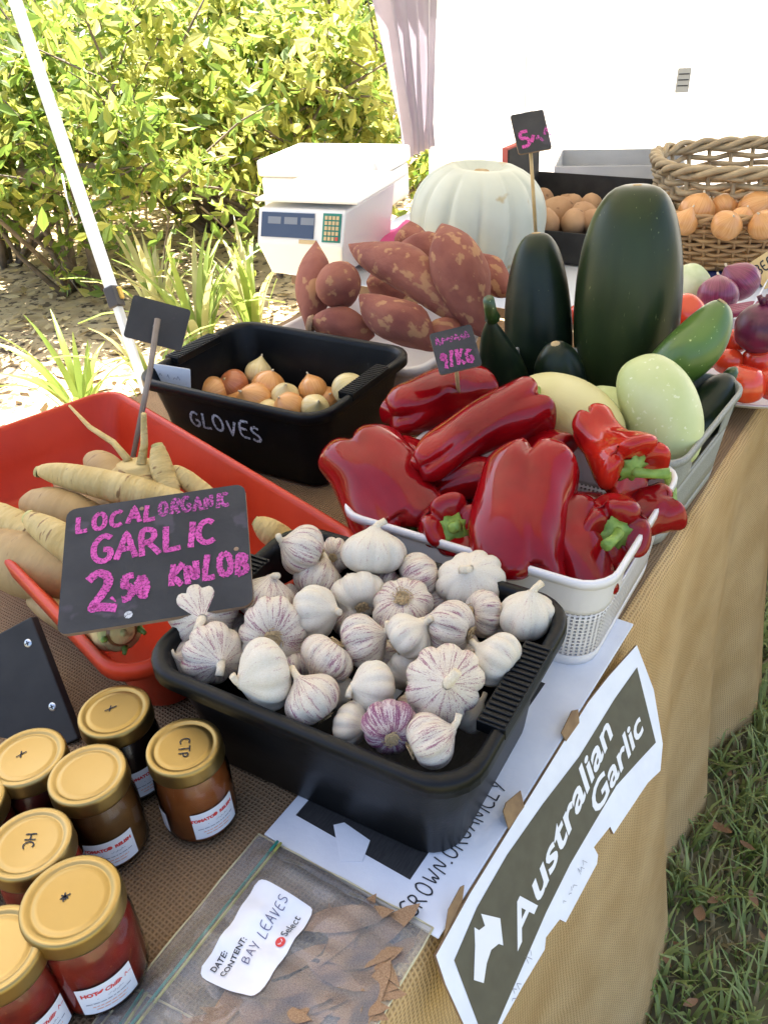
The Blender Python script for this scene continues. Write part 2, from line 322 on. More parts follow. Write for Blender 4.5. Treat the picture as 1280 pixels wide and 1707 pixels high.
M_('strap_leaf', (.2, .3, .05), (.34, .42, .1), 6, .45, trans=.4, stretch=(1, 1, .3)); M_('strap_pale', (.4, .4, .16), (.5, .48, .24), 6, .5, trans=.4)
M_('bark', (.12, .09, .06), (.2, .16, .12), 20, .9, .5, 40); M_('flower', (.4, .2, .5), None, rough=.6); M_('yellow_fruit', (.75, .5, .05), (.7, .55, .1), 10, .4)
M_('wood_dark', (.09, .05, .03), (.14, .08, .05), 20, .6)
# ------------------------------------------------------------------ writing
FONT = {'A': [[(0, 0), (.42, 1), (.85, 0)], [(.15, .35), (.7, .38)]], 'B': [[(0, 0), (0, 1), (.5, .95), (.6, .75), (.45, .55), (.05, .52)], [(.4, .54), (.7, .35), (.6, .08), (0, 0)]],
 'C': [[(.75, .85), (.5, 1), (.15, .85), (0, .5), (.12, .15), (.45, 0), (.8, .15)]], 'D': [[(0, 0), (0, 1), (.45, .92), (.7, .5), (.45, .08), (0, 0)]], 'E': [[(.7, 1), (0, 1), (0, 0), (.7, 0)], [(0, .52), (.55, .52)]],
 'G': [[(.75, .85), (.45, 1), (.12, .8), (0, .45), (.15, .1), (.5, 0), (.75, .15), (.75, .45), (.45, .45)]], 'H': [[(0, 0), (0, 1)], [(.7, 0), (.7, 1)], [(0, .5), (.7, .5)]], 'I': [[(.1, 0), (.1, 1)]],
 'K': [[(0, 0), (0, 1)], [(.7, 1), (.05, .45), (.75, 0)]], 'L': [[(.1, 1), (0, 0), (.7, .05)]], 'N': [[(0, 0), (0, 1), (.65, 0), (.7, 1)]], 'O': [[(.4, 1), (.1, .85), (0, .5), (.1, .12), (.4, 0), (.7, .15), (.8, .5), (.7, .88), (.4, 1)]],
 'R': [[(0, 0), (0, 1), (.5, .95), (.6, .72), (.4, .5), (.05, .48)], [(.3, .48), (.75, 0)]], 'S': [[(.7, .88), (.4, 1), (.08, .85), (.1, .6), (.6, .42), (.7, .18), (.4, 0), (0, .12)]], 'T': [[(0, 1), (.8, 1)], [(.4, 1), (.4, 0)]],
 'U': [[(0, 1), (.02, .25), (.3, 0), (.6, .15), (.68, 1)], [(.68, 1), (.72, 0)]], 'V': [[(0, 1), (.35, 0), (.75, 1)]], 'W': [[(0, 1), (.22, 0), (.45, .7), (.68, 0), (.95, 1)]], 'Y': [[(0, 1), (.38, .5)], [(.78, 1), (.3, 0)]],
 '2': [[(.05, .8), (.3, 1), (.6, .85), (.55, .55), (.1, .08), (.3, .12), (.8, .02)]], '5': [[(.7, 1), (.15, 1), (.1, .55), (.5, .6), (.7, .35), (.5, .05), (.05, .05)]], '0': [[(.35, 1), (.05, .7), (.05, .3), (.35, 0), (.6, .3), (.6, .7), (.35, 1)]],
 'P': [[(0, 0), (0, 1), (.5, .95), (.6, .72), (.4, .5), (.05, .48)]], 'X': [[(0, 0), (.75, 1)], [(.05, .85), (.6, .1)]], '*': [[(0, .5), (.9, .55)], [(.15, .15), (.8, .95)], [(.2, .85), (.65, .1)], [(.4, .7), (.75, .3)]],
 '9': [[(.6, .6), (.3, .5), (.1, .75), (.35, 1), (.6, .85), (.55, .4), (.35, 0)]], '/': [[(0, -.05), (.5, 1.05)]], '.': [[(.05, 0), (.2, .06)]], '-': [[(0, .45), (.5, .45)]], ' ': []}
def ribbon(pts, wd, jit=0):
    pts = [V((p[0], p[1], 0)) for p in pts]; out = []
    for _ in range(2):   # round the corners of longer strokes
        if len(pts) > 3: pts = [pts[0]]+[q for a, b in zip(pts, pts[1:]) for q in (a.lerp(b, .25), a.lerp(b, .75))]+[pts[-1]]
    for a, b in zip(pts, pts[1:]):
        k = max(2, int((b-a).length/(wd*.6)))
        for i in range(k): out.append(a.lerp(b, i/k))
    out.append(pts[-1]); v, f = [], []
    for i, p in enumerate(out):
        t = (out[min(i+1, len(out)-1)]-out[max(i-1, 0)]); t = t.normalized() if t.length else V((1, 0, 0)); s = V((-t.y, t.x, 0))*wd/2
        j = lambda: random.uniform(-jit, jit)*wd
        v += [p+s+V((j(), j(), 0)), p-s+V((j(), j(), 0))]
    for i in range(len(out)-1): f.append((2*i, 2*i+1, 2*i+3, 2*i+2))
    return v, f
def hand(text, x, y, h, wd, slope=0, jit=.12, ax=.82):
    "handwritten line as ribbons -> verts, faces (z=0 plane)"
    P = []; cx = x
    for c in text:
        g = FONT[c]; wdt = max([p[0] for s in g for p in s], default=.45)
        hh = h*random.uniform(.9, 1.1); oy = random.uniform(-.06, .06)*h; sl = random.uniform(-.08, .12)
        for s in g: P.append(ribbon([(cx+(p[0]*ax+p[1]*sl)*hh, y+oy+p[1]*hh+(cx-x)*slope) for p in s], wd, jit))
        cx += (wdt*ax+.24)*h
    return join(*P)
def text(name, body, size, mat, parent, M, shear=0, bold=0, align='LEFT', ext=.0):
    cu = bpy.data.curves.new(name, 'FONT'); cu.body = body; cu.size = size; cu.shear = shear; cu.offset = bold; cu.align_x = align; cu.extrude = ext; cu.resolution_u = 3
    t = bpy.data.objects.new(name, cu); COL.objects.link(t); dg = bpy.context.evaluated_depsgraph_get()
    me = bpy.data.meshes.new_from_object(t.evaluated_get(dg)); bpy.data.objects.remove(t); me.materials.clear(); me.materials.append(MATS[mat])
    return obj(name, me, parent, M)
def quadframe(tl, tr, bl):
    "frame with origin at top-left, x to the right, y up, from three corner points; returns (M, w, h)"
    x = (tr-tl); w_ = x.length; x.normalize(); y = tl-bl; y = (y-x*y.dot(x)); h_ = y.length; y.normalize()
    return frame(tl-y*h_, x, y, x.cross(y)), w_, h_

def scribble(width, h, wd, seed=1, gap=.3):
    "worn marks that can no longer be read"
    rn = random.Random(seed); P = []; x = 0
    while x < width:
        l = h*rn.uniform(.25, .7)
        if rn.random() > gap: P.append(ribbon([(x, h*rn.uniform(0, .5)), (x+l*.4, h*rn.uniform(.3, 1)), (x+l, h*rn.uniform(0, .6))], wd, .05))
        x += l*1.15+h*.1
    return join(*P)
def smallprint(o_len, seed):
    "a line of print too small to read: a broken thin rule"
    rn = random.Random(seed); P = []; x = -o_len/2
    while x < o_len/2:
        l = rn.uniform(.0015, .005); P.append(ribbon([(x, 0), (min(x+l, o_len/2), rn.uniform(-.0001, .0001))], .0009, .1)); x += l+.0008
    return join(*P)
# ================================================================== the setting
def sheet(name, x0, x1, y0, y1, z, mat, n=2, M=None):
    v = [(x0+(x1-x0)*i/n, y0+(y1-y0)*j/n, z) for j in range(n+1) for i in range(n+1)]
    f = [(j*(n+1)+i, j*(n+1)+i+1, (j+1)*(n+1)+i+1, (j+1)*(n+1)+i) for j in range(n) for i in range(n)]
    return mesh(name, v, f, mat, None, False, uv=[(p[0], p[1]) for p in v], M=M)
tag(sheet('ground', -80, 80, -60, 160, 0, 'grass_ground', 8), kind='structure')
v = [nu(-1.05, -1.5, .004), nu(-1.05, 2.2, .004), nu(-.6, 4.5, .004), nu(1, 9, .004), nu(-12, 13, .004), nu(-9, -1.5, .004)]
tag(mesh('garden_bed', v, [tuple(range(5, -1, -1))], 'litter_ground', None, False), kind='structure')
# leaf litter on the bed and grass beside the table
def scatter(name, mat, pts, kind='stuff'):
    v, f = [], []
    for P, size, a, tilt, ln in pts:
        q = Matrix.Rotation(a, 3, 'Z') @ Matrix.Rotation(tilt, 3, 'X'); b = len(v)
        for x, y in ((-ln, 0), (0, -.4), (ln, 0), (0, .4)): v.append(P+q @ V((x*size, y*size, 0)))
        f.append((b, b+1, b+2, b+3))
    return tag(mesh(name, v, f, mat, None, False), kind=kind)
rnd = random.Random(3)
pts = []
while len(pts) < 7000:
    n_, u_ = rnd.uniform(-7, -1.0), rnd.uniform(-.5, 7)
    P = nu(n_, u_, .012+rnd.random()*.02); pts.append((P, rnd.uniform(.02, .05), rnd.uniform(0, 6.3), rnd.uniform(-.6, .6), rnd.uniform(.7, 1.6)))
scatter('leaf_litter', 'litter', pts)
def blades(name, mat, count, seed, region, h0, h1):
    rn = random.Random(seed); v, f = [], []
    cl = [region(rn) for _ in range(count//14)]
    for k in range(count):
        c = cl[k % len(cl)]; r = rn.gauss(0, .035); a = rn.uniform(0, 6.3)
        P = V((c[0]+r*cos(a), c[1]+r*sin(a), 0)); h = rn.uniform(h0, h1); d = rn.uniform(0, 6.3); lean = rn.uniform(.2, 1.1)*h
        wv = V((-sin(d), cos(d), 0))*rn.uniform(.0018, .0042); l = V((cos(d), sin(d), 0))*lean; b = len(v)
        v += [P-wv, P+wv, P+l*.35+wv*.8+V((0, 0, h*.65)), P+l*.35-wv*.8+V((0, 0, h*.65)), P+l+V((0, 0, h*.95))]
        f += [(b, b+1, b+2, b+3), (b+3, b+2, b+4)]
    return tag(mesh(name, v, f, mat, None, True), kind='stuff')
def reg(rn):
    while True:
        n_, u_ = rn.uniform(-.45, 1.5), rn.uniform(-.3, 3.6); P = nu(n_, u_)
        if n_ > -.2 or u_ < -.2 or u_ > 2.7: return P
blades('lawn_grass', 'grass', 46000, 5, reg, .02, .08); blades('dry_lawn_grass', 'dry_grass', 20000, 6, reg, .015, .05)
LEAF2D = [(0, -1), (.22, -.75), (.4, -.2), (.36, .25), (.18, .7), (0, 1.05), (-.16, .7), (-.36, .3), (-.38, -.2), (-.2, -.75)]
def leafmesh(name, curl, mat, asp=1.0):
    v = [(x*asp, y, curl*(x*x*2+y*y*.6)) for x, y in LEAF2D]+[(0, -.5, -.02), (0, .3, -.02)]
    me = bpy.data.meshes.new(name); me.from_pydata(v, [], [(0, 1, 10), (1, 2, 10), (2, 3, 11, 10), (3, 4, 11), (4, 5, 11), (5, 6, 11), (6, 7, 11), (7, 8, 10, 11), (8, 9, 10), (9, 0, 10)]); me.materials.append(MATS[mat])
    for p in me.polygons: p.use_smooth = True
    return me
fl = leafmesh('fallen_leaf', .25, 'dead_leaf')
for px, py, s in [(1165, 1525, 25), (1190, 1500, 16), (1205, 1500, 14), (1255, 1500, 18), (1110, 1600, 14), (1130, 1575, 12), (1150, 1672, 17), (1100, 1545, 10), (1030, 1690, 10), (1245, 1410, 14), (1200, 1380, 22), (960, 1640, 9), (1270, 1560, 10), (1215, 1290, 12)]:
    P = at(px, py, .035); o = obj('fallen_leaf', fl, None, Matrix.Translation(P) @ Matrix.Rotation(rnd.uniform(0, 6), 4, 'Z') @ Matrix.Rotation(rnd.uniform(-.5, .5), 4, 'X') @ Matrix.Scale(s*depth(P)/FPX, 4))
    tag(o, 'dry reddish brown fallen leaf lying on the grass beside the burlap', 'leaf', 'fallen leaves on the grass')
# ------------------------------------------------------------------ tables and burlap
def table(name, label, n0, n1, u0, u1, top):
    t = empty(name, frame(nu((n0+n1)/2, (u0+u1)/2), UU, -NN, V((0, 0, 1))), label, 'table')
    hx, hy = (u1-u0)/2, (n1-n0)/2
    bevel(mesh('tabletop', *box(-hx, hx, -hy, hy, top-.03, top), 'wood_dark', t, False), .003)
    for sx in (-1, 1):
        for sy in (-1, 1): mesh('leg', *tube([(sx*(hx-.08), sy*(hy-.08), 0), (sx*(hx-.08), sy*(hy-.08), top-.03)], .016, 8), 'steel', t)
    return t
table('trestle_table', 'long trestle table under the brown burlap cloth', -1.18, -.235, -.12, 1.5, TZ-.004)
table('back_table', 'trestle table under the white cloth, behind the vegetable crates', -1.42, .35, 1.62, 2.6, TZ-.004)
def cloth(name, mat, n0, n1, u0, u1, z, drop, seed, M=None, nu_=150, amp=.02):
    "flat top that hangs down along the n1 and u0 edges with folds"
    rn = random.Random(seed); ph = [rn.uniform(0, 6.3) for _ in range(6)]
    prof = []   # (offset outward, z, arc)
    prof.append((-(n1-n0), 0)); prof.append((-.3, 0)); prof.append((-.15, 0)); prof.append((-.03, 0)); prof.append((-.012, -.001)); prof.append((-.003, -.006)); prof.append((.001, -.016))
    K = 22
    for k in range(1, K+1): prof.append((.001, -.016-(drop-.016)*k/K))
    v, uv, f = [], [], []; arc = 0
    for j, (o, dz) in enumerate(prof):
        if j: arc += math.hypot(o-prof[j-1][0], dz-prof[j-1][1])
        d = max(0, -dz-.01)/drop
        for i in range(nu_+1):
            u_ = u0+(u1-u0)*i/nu_
            wv = sin(u_*17+ph[0]+1.6*sin(u_*4.3+ph[4])+.8*d)*.45+sin(u_*33+ph[1]+2*sin(u_*6+ph[5])+d*1.6)*.16*(.4+.6*sin(u_*3.1+ph[3])**2)+sin(u_*7.3+ph[2])*.7
            off = o+d**.8*(amp*(wv+.9))+(.05*d*d)
            P = nu(n1+off, u_+.012*d*sin(u_*23+ph[3]), z+dz+(.003*sin(u_*60)*0)); v.append(P); uv.append((u_, arc))
    W = nu_+1
    for j in range(len(prof)-1):
        for i in range(nu_): f.append((j*W+i, (j+1)*W+i, (j+1)*W+i+1, j*W+i+1))
    return mesh(name, v, f, mat, None, True, uv=uv)
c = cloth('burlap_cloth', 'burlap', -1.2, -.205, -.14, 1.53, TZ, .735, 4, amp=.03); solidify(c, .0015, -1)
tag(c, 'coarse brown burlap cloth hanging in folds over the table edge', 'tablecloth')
c.data.materials.append(MATS['burlap_shaded'])
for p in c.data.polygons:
    if p.normal.z > .9 and p.center.z > TZ-.002: p.material_index = 1  # flat top takes the darker copy, canopy shade painted into the cloth
c = cloth('white_tablecloth', 'white_cloth', -1.45, .38, 1.6, 2.62, TZ, .6, 9, amp=.012); solidify(c, .0015, -1)
tag(c, 'plain white cloth covering the table behind the vegetable crates', 'tablecloth')
# ------------------------------------------------------------------ gazebo
TU = V((.469, .883, 0)); TN = V((.883, -.469, 0))
def tp(n, u, z): return TN*n+TU*u+V((0, 0, z))
g = empty('market_gazebo', Matrix.Translation(tp(-1.35, 1.33, 0)), 'white fabric gazebo with a slim pale metal leg beside the garden', 'gazebo')
GI = g.matrix_world.inverted()
def gm(name, v, f, mat, smooth=False): return mesh(name, [GI @ V(p) for p in v], f, mat, g, smooth)
E0, E1, N0, N1 = .33, 4.35, -1.66, .72
pk = tp((N0+N1)/2, (E0+E1)/2, 2.75); cs = [tp(N0, E0, 2.1), tp(N1, E0, 2.1), tp(N1, E1, 2.1), tp(N0, E1, 2.1)]; vs = [c_-V((0, 0, .22)) for c_ in cs]
gm('canopy_roof', cs+[pk]+vs, [(0, 1, 4), (1, 2, 4), (2, 3, 4), (3, 0, 4)]+[(i, (i+1) % 4, 5+(i+1) % 4, 5+i) for i in range(4)], 'roof_cloth')
def wallstrip(a, b, z0, z1, folds, amp):
    K = 60; v, f = [], []
    d = (b-a).normalized(); s = V((-d.y, d.x, 0))
    for i in range(K+1):
        t = i/K; p = a.lerp(b, t)+s*amp*sin(t*folds*6.28)*(.6+.4*sin(t*13))
        v += [p+V((0, 0, z0)), p+V((0, 0, (z0+z1)/2)), p+V((0, 0, z1))]
    for i in range(K):
        for k in (0, 1): f.append((i*3+k, i*3+3+k, i*3+4+k, i*3+1+k))
    return v, f
gm('back_wall', *wallstrip(tp(-1.38, 4.3, 0), tp(N1+2.2, 4.3, 0), .1, 2.08, 7, .02), 'tent_cloth', True)
gm('side_wall', *wallstrip(tp(-1.36, 3.12, 0), tp(-1.36, 4.28, 0), .55, 2.0, 3, .015), 'tent_cloth', True)
v, f = [], []   # gathered curtain
cc = tp(-1.38, 2.98, 0)
for j in range(15):
    k_ = j/14; z = 2.02-j*.087; tw = .36*(1-k_)+.085+(.03 if j == 14 else 0)
    for i in range(41):
        t = i/40-.5; fold = (.034*sin(t*29+j*.10)+.014*sin(t*61+1))*(1-.3*k_)
        P = cc+TU*(t*tw*2-.02+.10*k_)+TN*fold; v.append(P+V((0, 0, z)))
for j in range(14):
    for i in range(40): f.append((j*41+i, j*41+i+1, (j+1)*41+i+1, (j+1)*41+i))
gm('gathered_curtain', v, f, 'curtain', True)
La, Lb = atd(232, 618, 1.97), atd(19, -20, 1.92)
d = (Lb-La).normalized(); base = La-d*((La.z-.0)/d.z); top = La+d*((2.12-La.z)/d.z)
x = d.cross(V((.3, .95, 0))).normalized(); y = d.cross(x)
def sqtube(a, b, h, xx, yy): 
    v = [p+xx*sx*h+yy*sy*h for p in (a, b) for sx, sy in ((-1, -1), (1, -1), (1, 1), (-1, 1))]
    return v, [(0, 1, 5, 4), (1, 2, 6, 5), (2, 3, 7, 6), (3, 0, 4, 7), (0, 3, 2, 1), (4, 5, 6, 7)]
mid = atd(190, 492, 1.965)
bevel(gm('leg', *sqtube(mid, top, .0112, x, y), 'pole_paint'), .002); bevel(gm('inner_leg', *sqtube(base, mid, .0088, x, y), 'pole_paint'), .002)
bevel(gm('leg_clamp', *sqtube(mid-d*.03, mid+d*.02, .0145, x, y), 'dark'), .003)
q = mid+d*.005+CR*.016; bevel(gm('clamp_button', *sqtube(q-d*.014, q+d*.014, .006, x, y), 'clamp'), .002)
gm('guy_cord', *tube([atd(104, 290, 1.9), atd(112, 330, 1.9), atd(122, 362, 1.9), atd(128, 372, 1.93)], .002, 5), 'pole_paint', True)
for n_, u_ in ((N1-.03, .5), (N1-.03, 4.3), (-1.35, 4.3)): gm('leg', *sqtube(tp(n_, u_, 0), tp(n_, u_, 2.1), .0165, TN, TU), 'pole_paint')
# small notice hanging on the wall
q = at(1138, 134, 1.3); q = atd(1138, 134, 3.2)
s = mesh('wall_notice', *rplate(.052, .085, .004, .003), 'carton_grey', None, False, M=frame(q, CR, V((0, 0, 1)), CR.cross(V((0, 0, 1)))))
tag(s, 'small grey notice hanging in front of the white tent wall', 'notice')
for k in range(3): mesh('notice_line', *box(-.02, .02, -.002, .002, .0016, .003), 'dark', s, False, M=Matrix.Translation((0, .022-.02*k, 0)))
mesh('cord', *tube([(0, .042, 0), (.0, .5, .01)], .001, 5), 'pole_paint', s)
# ------------------------------------------------------------------ garden
def shrub(name, label, c, rad, h, nleaf, size, mats, seed, stems=7, group=None, cat='shrub', low=.15):
    rn = random.Random(seed); t = empty(name, Matrix.Translation(c), label, cat, group)
    blobs = [(V((rn.gauss(0, .45)*rad, rn.gauss(0, .45)*rad, h*rn.uniform(low+.15, .9))), rad*rn.uniform(.25, .5)) for _ in range(22)]
    for _ in range(stems):
        b = rn.choice(blobs)[0]; m = b*.5+V((rn.gauss(0, .08), rn.gauss(0, .08), -.05))*rad
        mesh('branch', *tube([V((rn.gauss(0, .05), rn.gauss(0, .05), 0)), m, b, b+V((rn.gauss(0, .2), rn.gauss(0, .2), .25))*rad], [.022*h/2+.006, .014*h/2+.004, .008, .003], 6), 'bark', t)
    twigs = []
    for _ in range(150):   # leafy twigs fan out from the clumps
        c0, r0 = rn.choice(blobs); d = V((rn.gauss(0, 1), rn.gauss(0, 1), rn.gauss(.35, .8))).normalized(); a = c0+d*r0*rn.uniform(.0, .5); twigs.append((a, a+d*r0*rn.uniform(.5, 1.0)+V((0, 0, -.05*rad))))
    tv, tf = join(*[tube([a, a.lerp(b, .5)+V((0, 0, .02)), b], [.006, .004, .002], 4, False) for a, b in twigs]); tag(mesh('twigs', tv, tf, 'bark', t), kind='stuff')
    per = nleaf//len(mats)
    for mi, mt in enumerate(mats):
        v, f = [], []
        for k in range(per):
            a, b_ = twigs[(k*7+mi*3) % len(twigs)]; P = a.lerp(b_, rn.random()**.7)+V((rn.gauss(0, 1), rn.gauss(0, 1), rn.gauss(0, 1)))*.055*rad
            if P.z < h*low*.4: continue
            q = Quaternion((rn.gauss(0, 1), rn.gauss(0, 1), rn.gauss(0, 1), rn.gauss(0, 1))).normalized(); s_ = size*rn.choice((.45, .7, .9, 1.1, 1.4)); b = len(v)
            for x, y, z in ((-1, 0, 0), (-.3, -.42, .14), (.35, -.3, .1), (1, 0, -.05), (.35, .3, .1), (-.3, .42, .14)): v.append(P+q @ V((x*s_, y*s_, z*s_)))
            f += [(b, b+1, b+2, b+3), (b, b+3, b+4, b+5)]
        mesh('crown', v, f, mt, t, False)
    return t
def gp(px, D, z=0):
    "ground point in the direction of photo column px at horizontal distance D"
    d = CF+CR*((px-640)/FPX)-CU*((200-853.5)/FPX); d.z = 0; d.normalize(); return V((0, 0, z))+d*D
shrub('lime_shrub', 'tall airy shrub with lime yellow leaves behind the strap plants', gp(330, 5.7), 1.25, 1.35, 7500, .045, ['leaf_lime', 'leaf_lime', 'leaf_green'], 1, 12)
shrub('lime_shrub', 'lime leaved shrub growing beside the white scale', gp(490, 5.3), .8, 1.2, 5000, .042, ['leaf_lime', 'leaf_lime', 'leaf_green'], 2, 10)
shrub('green_shrub', 'dense mid green flowering shrub behind the gazebo leg', gp(50, 4.8), .85, 1.1, 5500, .036, ['leaf_green', 'leaf_lime', 'leaf_green'], 3, 9)
shrub('lime_shrub', 'pale lime shrub standing left of the gazebo leg', gp(-60, 5.6), 1.2, 1.35, 5500, .05, ['leaf_lime', 'leaf_green'], 4, 9)
shrub('lime_shrub', 'broad lime shrub in the second row under the dark conifer', gp(430, 7.4), 1.7, 1.3, 7000, .055, ['leaf_lime', 'leaf_lime', 'leaf_green'], 5, 9)
shrub('lime_shrub', 'broad yellow green shrub in the second row under the gum trees', gp(190, 7.6), 1.6, 1.25, 6500, .055, ['leaf_lime', 'leaf_green'], 6, 9)
for i in range(14):
    q = gp(rnd.uniform(-20, 90), rnd.uniform(3.7, 4.1), rnd.uniform(.4, .85))
def tree(name, label, c, h, rad, nleaf, size, mats, seed, group='trees behind the garden'):
    rn = random.Random(seed); t = empty(name, Matrix.Translation(c), label, 'tree', group)
    mesh('trunk', *tube([(0, 0, 0), (.1, .05, h*.35), (.05, .1, h*.7), (0, 0, h*.95)], [.035*h, .026*h, .014*h, .004*h], 9), 'bark', t)
    blobs = []
    for k in range(26):
        z = rn.uniform(.12, 1)*h; rr = rad*(1.05-.75*(z/h)) if 'conifer' in name else rad*sin(min(1, z/h*.95+.1)*pi)**.6
        a = rn.uniform(0, 6.3); e = V((cos(a)*rr*rn.uniform(.4, .9), sin(a)*rr*rn.uniform(.4, .9), z)); blobs.append((e, rad*rn.uniform(.22, .42)))
        mesh('limb', *tube([V((.05, .05, z*.8)), e*.6+V((0, 0, z*.36)), e], [.012*h, .008*h, .003*h], 5), 'bark', t)
    for mt in mats:
        v, f = [], []
        for k in range(nleaf//len(mats)):
            c0, r0 = rn.choice(blobs); P = c0+V((rn.gauss(0, 1), rn.gauss(0, 1), rn.gauss(0, .8))).normalized()*r0*rn.uniform(.3, 1)
            q = Quaternion((rn.gauss(0, 1), rn.gauss(0, 1), rn.gauss(0, 1), rn.gauss(0, 1))).normalized(); s_ = size*rn.uniform(.6, 1.3); b = len(v)
            for x, y in ((-1, 0), (0, -.35), (1, 0), (0, .35)): v.append(P+q @ V((x*s_, y*s_, 0)))
            f.append((b, b+1, b+2, b+3))
        mesh('crown', v, f, mt, t, False)
tree('conifer_tree', 'dark green conifer rising behind the lime shrubs', gp(430, 13), 6, 2.0, 14000, .10, ['leaf_dark', 'leaf_green'], 11)
tree('gum_tree', 'grey brown gum tree behind the garden, left of the dark conifer', gp(230, 17), 8, 3.0, 12000, .14, ['leaf_gum', 'leaf_green'], 12)
tree('gum_tree', 'yellowish gum tree furthest left behind the gazebo leg', gp(30, 15), 7, 2.8, 12000, .13, ['leaf_gum', 'leaf_lime'], 13)
tree('gum_tree', 'sparse gum tree behind the gathered tent curtain', gp(600, 15), 7.5, 2.6, 10000, .13, ['leaf_gum', 'leaf_dark'], 14)
for i in range(7):   # far belt that closes the view
    tree('gum_tree', 'tall olive gum tree in the far belt of trees', gp(-300+i*260, 24+(i % 3)*2), 9, 4.2, 6000, .24, ['leaf_gum', 'leaf_green'], 20+i, 'far belt of gum trees')
def strap(label, c, n, L, seed, pale=.35):
    rn = random.Random(seed); t = empty('strap_leaf_plant', Matrix.Translation(c), label, 'plant', 'strap leaved plants in the garden bed')
    for k in range(n):
        a = rn.uniform(0, 6.3); l = L*rn.uniform(.6, 1.1); o = rn.uniform(.2, .8); w_ = rn.uniform(.012, .02); v, f = [], []
        dv = V((cos(a), sin(a), 0)); s_ = V((-sin(a), cos(a), 0)); r0 = dv*rn.uniform(0, .06)
        for i in range(8):
            t_ = i/7; P = r0+dv*(l*o*t_**1.7)+V((0, 0, l*(t_-o*.55*t_**2.6))); ww = w_*(1-t_**3)*(.7+.6*t_*(1-t_)*2)+.001
            v += [P-s_*ww+V((0, 0, .004)), P, P+s_*ww+V((0, 0, .004))]
        for i in range(7): f += [(i*3, i*3+1, i*3+4, i*3+3), (i*3+1, i*3+2, i*3+5, i*3+4)]
        mesh('leaf', v, f, 'strap_pale' if rn.random() < pale else 'strap_leaf', t, True)
strap('tall green strap leaved plant in the bed behind the blank dark label', gp(262, 3.5), 26, .62, 31, .25)
strap('pale arching strap leaved plant close to the gazebo leg', gp(150, 3.2), 18, .40, 32, .7)
strap('bright green strap leaved plant at the bed edge, left of the leg', gp(5, 3.1), 18, .5, 33, .15)
strap('strap leaved plant in front of the lime shrub, beside the scale', gp(372, 3.7), 24, .62, 34, .5)
strap('low strap leaved plant among dry litter, right of the leg', gp(318, 3.1), 14, .3, 35, .7)
strap('straw coloured strap leaved plant right beside the onion tub label', gp(200, 3.9), 20, .6, 36, .75)
# fallen timber under the shrub
P = gp(95, 4.6, .62); o = mesh('timber_rail', *tube([P-CR*.25, P+CR*.28+V((0, 0, .04))], .035, 8), 'bark'); tag(o, 'weathered timber rail half hidden in the shrubs', 'rail')
mesh('post', *tube([P+V((0, .03, .0)), V((P.x, P.y+.03, 0))], .03, 7), 'bark', o)
# ================================================================== crates and tubs
ZUP = V((0, 0, 1))
def tub(name, label, c, ang, wx, wy, h, mat, flare=.05, lip=.010, grips=True, cat='tub'):
    t = empty(name, rotz(V((c[0], c[1], TZ+.0035)), R_(ang)), label, cat)
    g_ = flare
    rings = [(wx-g_-.03, wy-g_-.03, .02, .0), (wx-g_-.012, wy-g_-.012, .03, .006), (wx-g_*.55-.02, wy-g_*.55-.02, .034, h*.5), (wx-2*lip-.006, wy-2*lip-.006, .036, h*.93), (wx-2*lip-.002, wy-2*lip-.002, .037, h-.002), (wx-lip*1.4, wy-lip*1.4, .038, h), (wx-.004, wy-.004, .04, h-.001), (wx, wy, .042, h-.004), (wx, wy, .042, h-.016)]
    v, f, uv = loft(rings, 8, 7); b = mesh('body', v, f, mat, t, True, uv=uv); solidify(b, .0028, 1)
    if grips:
        for s in (-1, 1):
            y0 = s*(wy/2-.012)
            p = [box(-.052, .052, y0-.0125, y0+.0155*1 if s > 0 else y0+.0125, h-.010, h+.0015)]
            for k in range(17): p.append(box(-.048+k*.006-.0016, -.048+k*.006+.0016, y0-.011, y0+.011, h+.0014, h+.0032))
            bevel(mesh('grip', *join(*p), mat, t, False), .0006, 1)
    return t
gt = tub('garlic_tub', 'black plastic tub heaped with garlic bulbs', (-.029, .579), 58, .250, .325, .135, 'black_plastic')
gl = tub('onion_tub', 'black plastic tub with GLOVES chalked on its side, holding onions', (-.152, 1.217), 57, .270, .352, .135, 'black_plastic')
rt = tub('parsnip_tub', 'red plastic trough holding parsnips', (.325*.766-.905*.643, .325*.643+.905*.766), 130, .62, .31, .105, 'red_plastic', .07, .008, False)
st = tub('sweet_potato_tray', 'shallow white plastic tray under the sweet potatoes', (.012, 1.47), 54, .28, .34, .085, 'white_plastic', .04, .008, False, 'tray')
# GLOVES chalked on the tub side
def sideframe(c, ang, wx, h, g_=.05):
    "frame on the -x face of a tub (outside), x along the face, y up"
    Q = Matrix.Rotation(R_(ang), 3, 'Z'); xo = -(wx/2)+.0115; xb = -(wx-g_-.012)/2
    n_ = V((-1, 0, -(xb-xo)/h*1.0)).normalized(); y_ = V((xo-xb, 0, h)).normalized(); x_ = V((0, -1, 0))
    o = V((xb-.0055, 0, .004)); return frame(V((c[0], c[1], TZ+.0035))+Q @ o, Q @ x_, Q @ y_, Q @ n_)
SF = sideframe((-.152, 1.217), 57, .270, .135)
o = mesh('chalk_lettering', *hand('GLOVES', -.075, .066, .028, .0042, -.01), 'white_chalk', gl, False); o.matrix_world = SF @ Matrix.Translation((0, 0, .003))
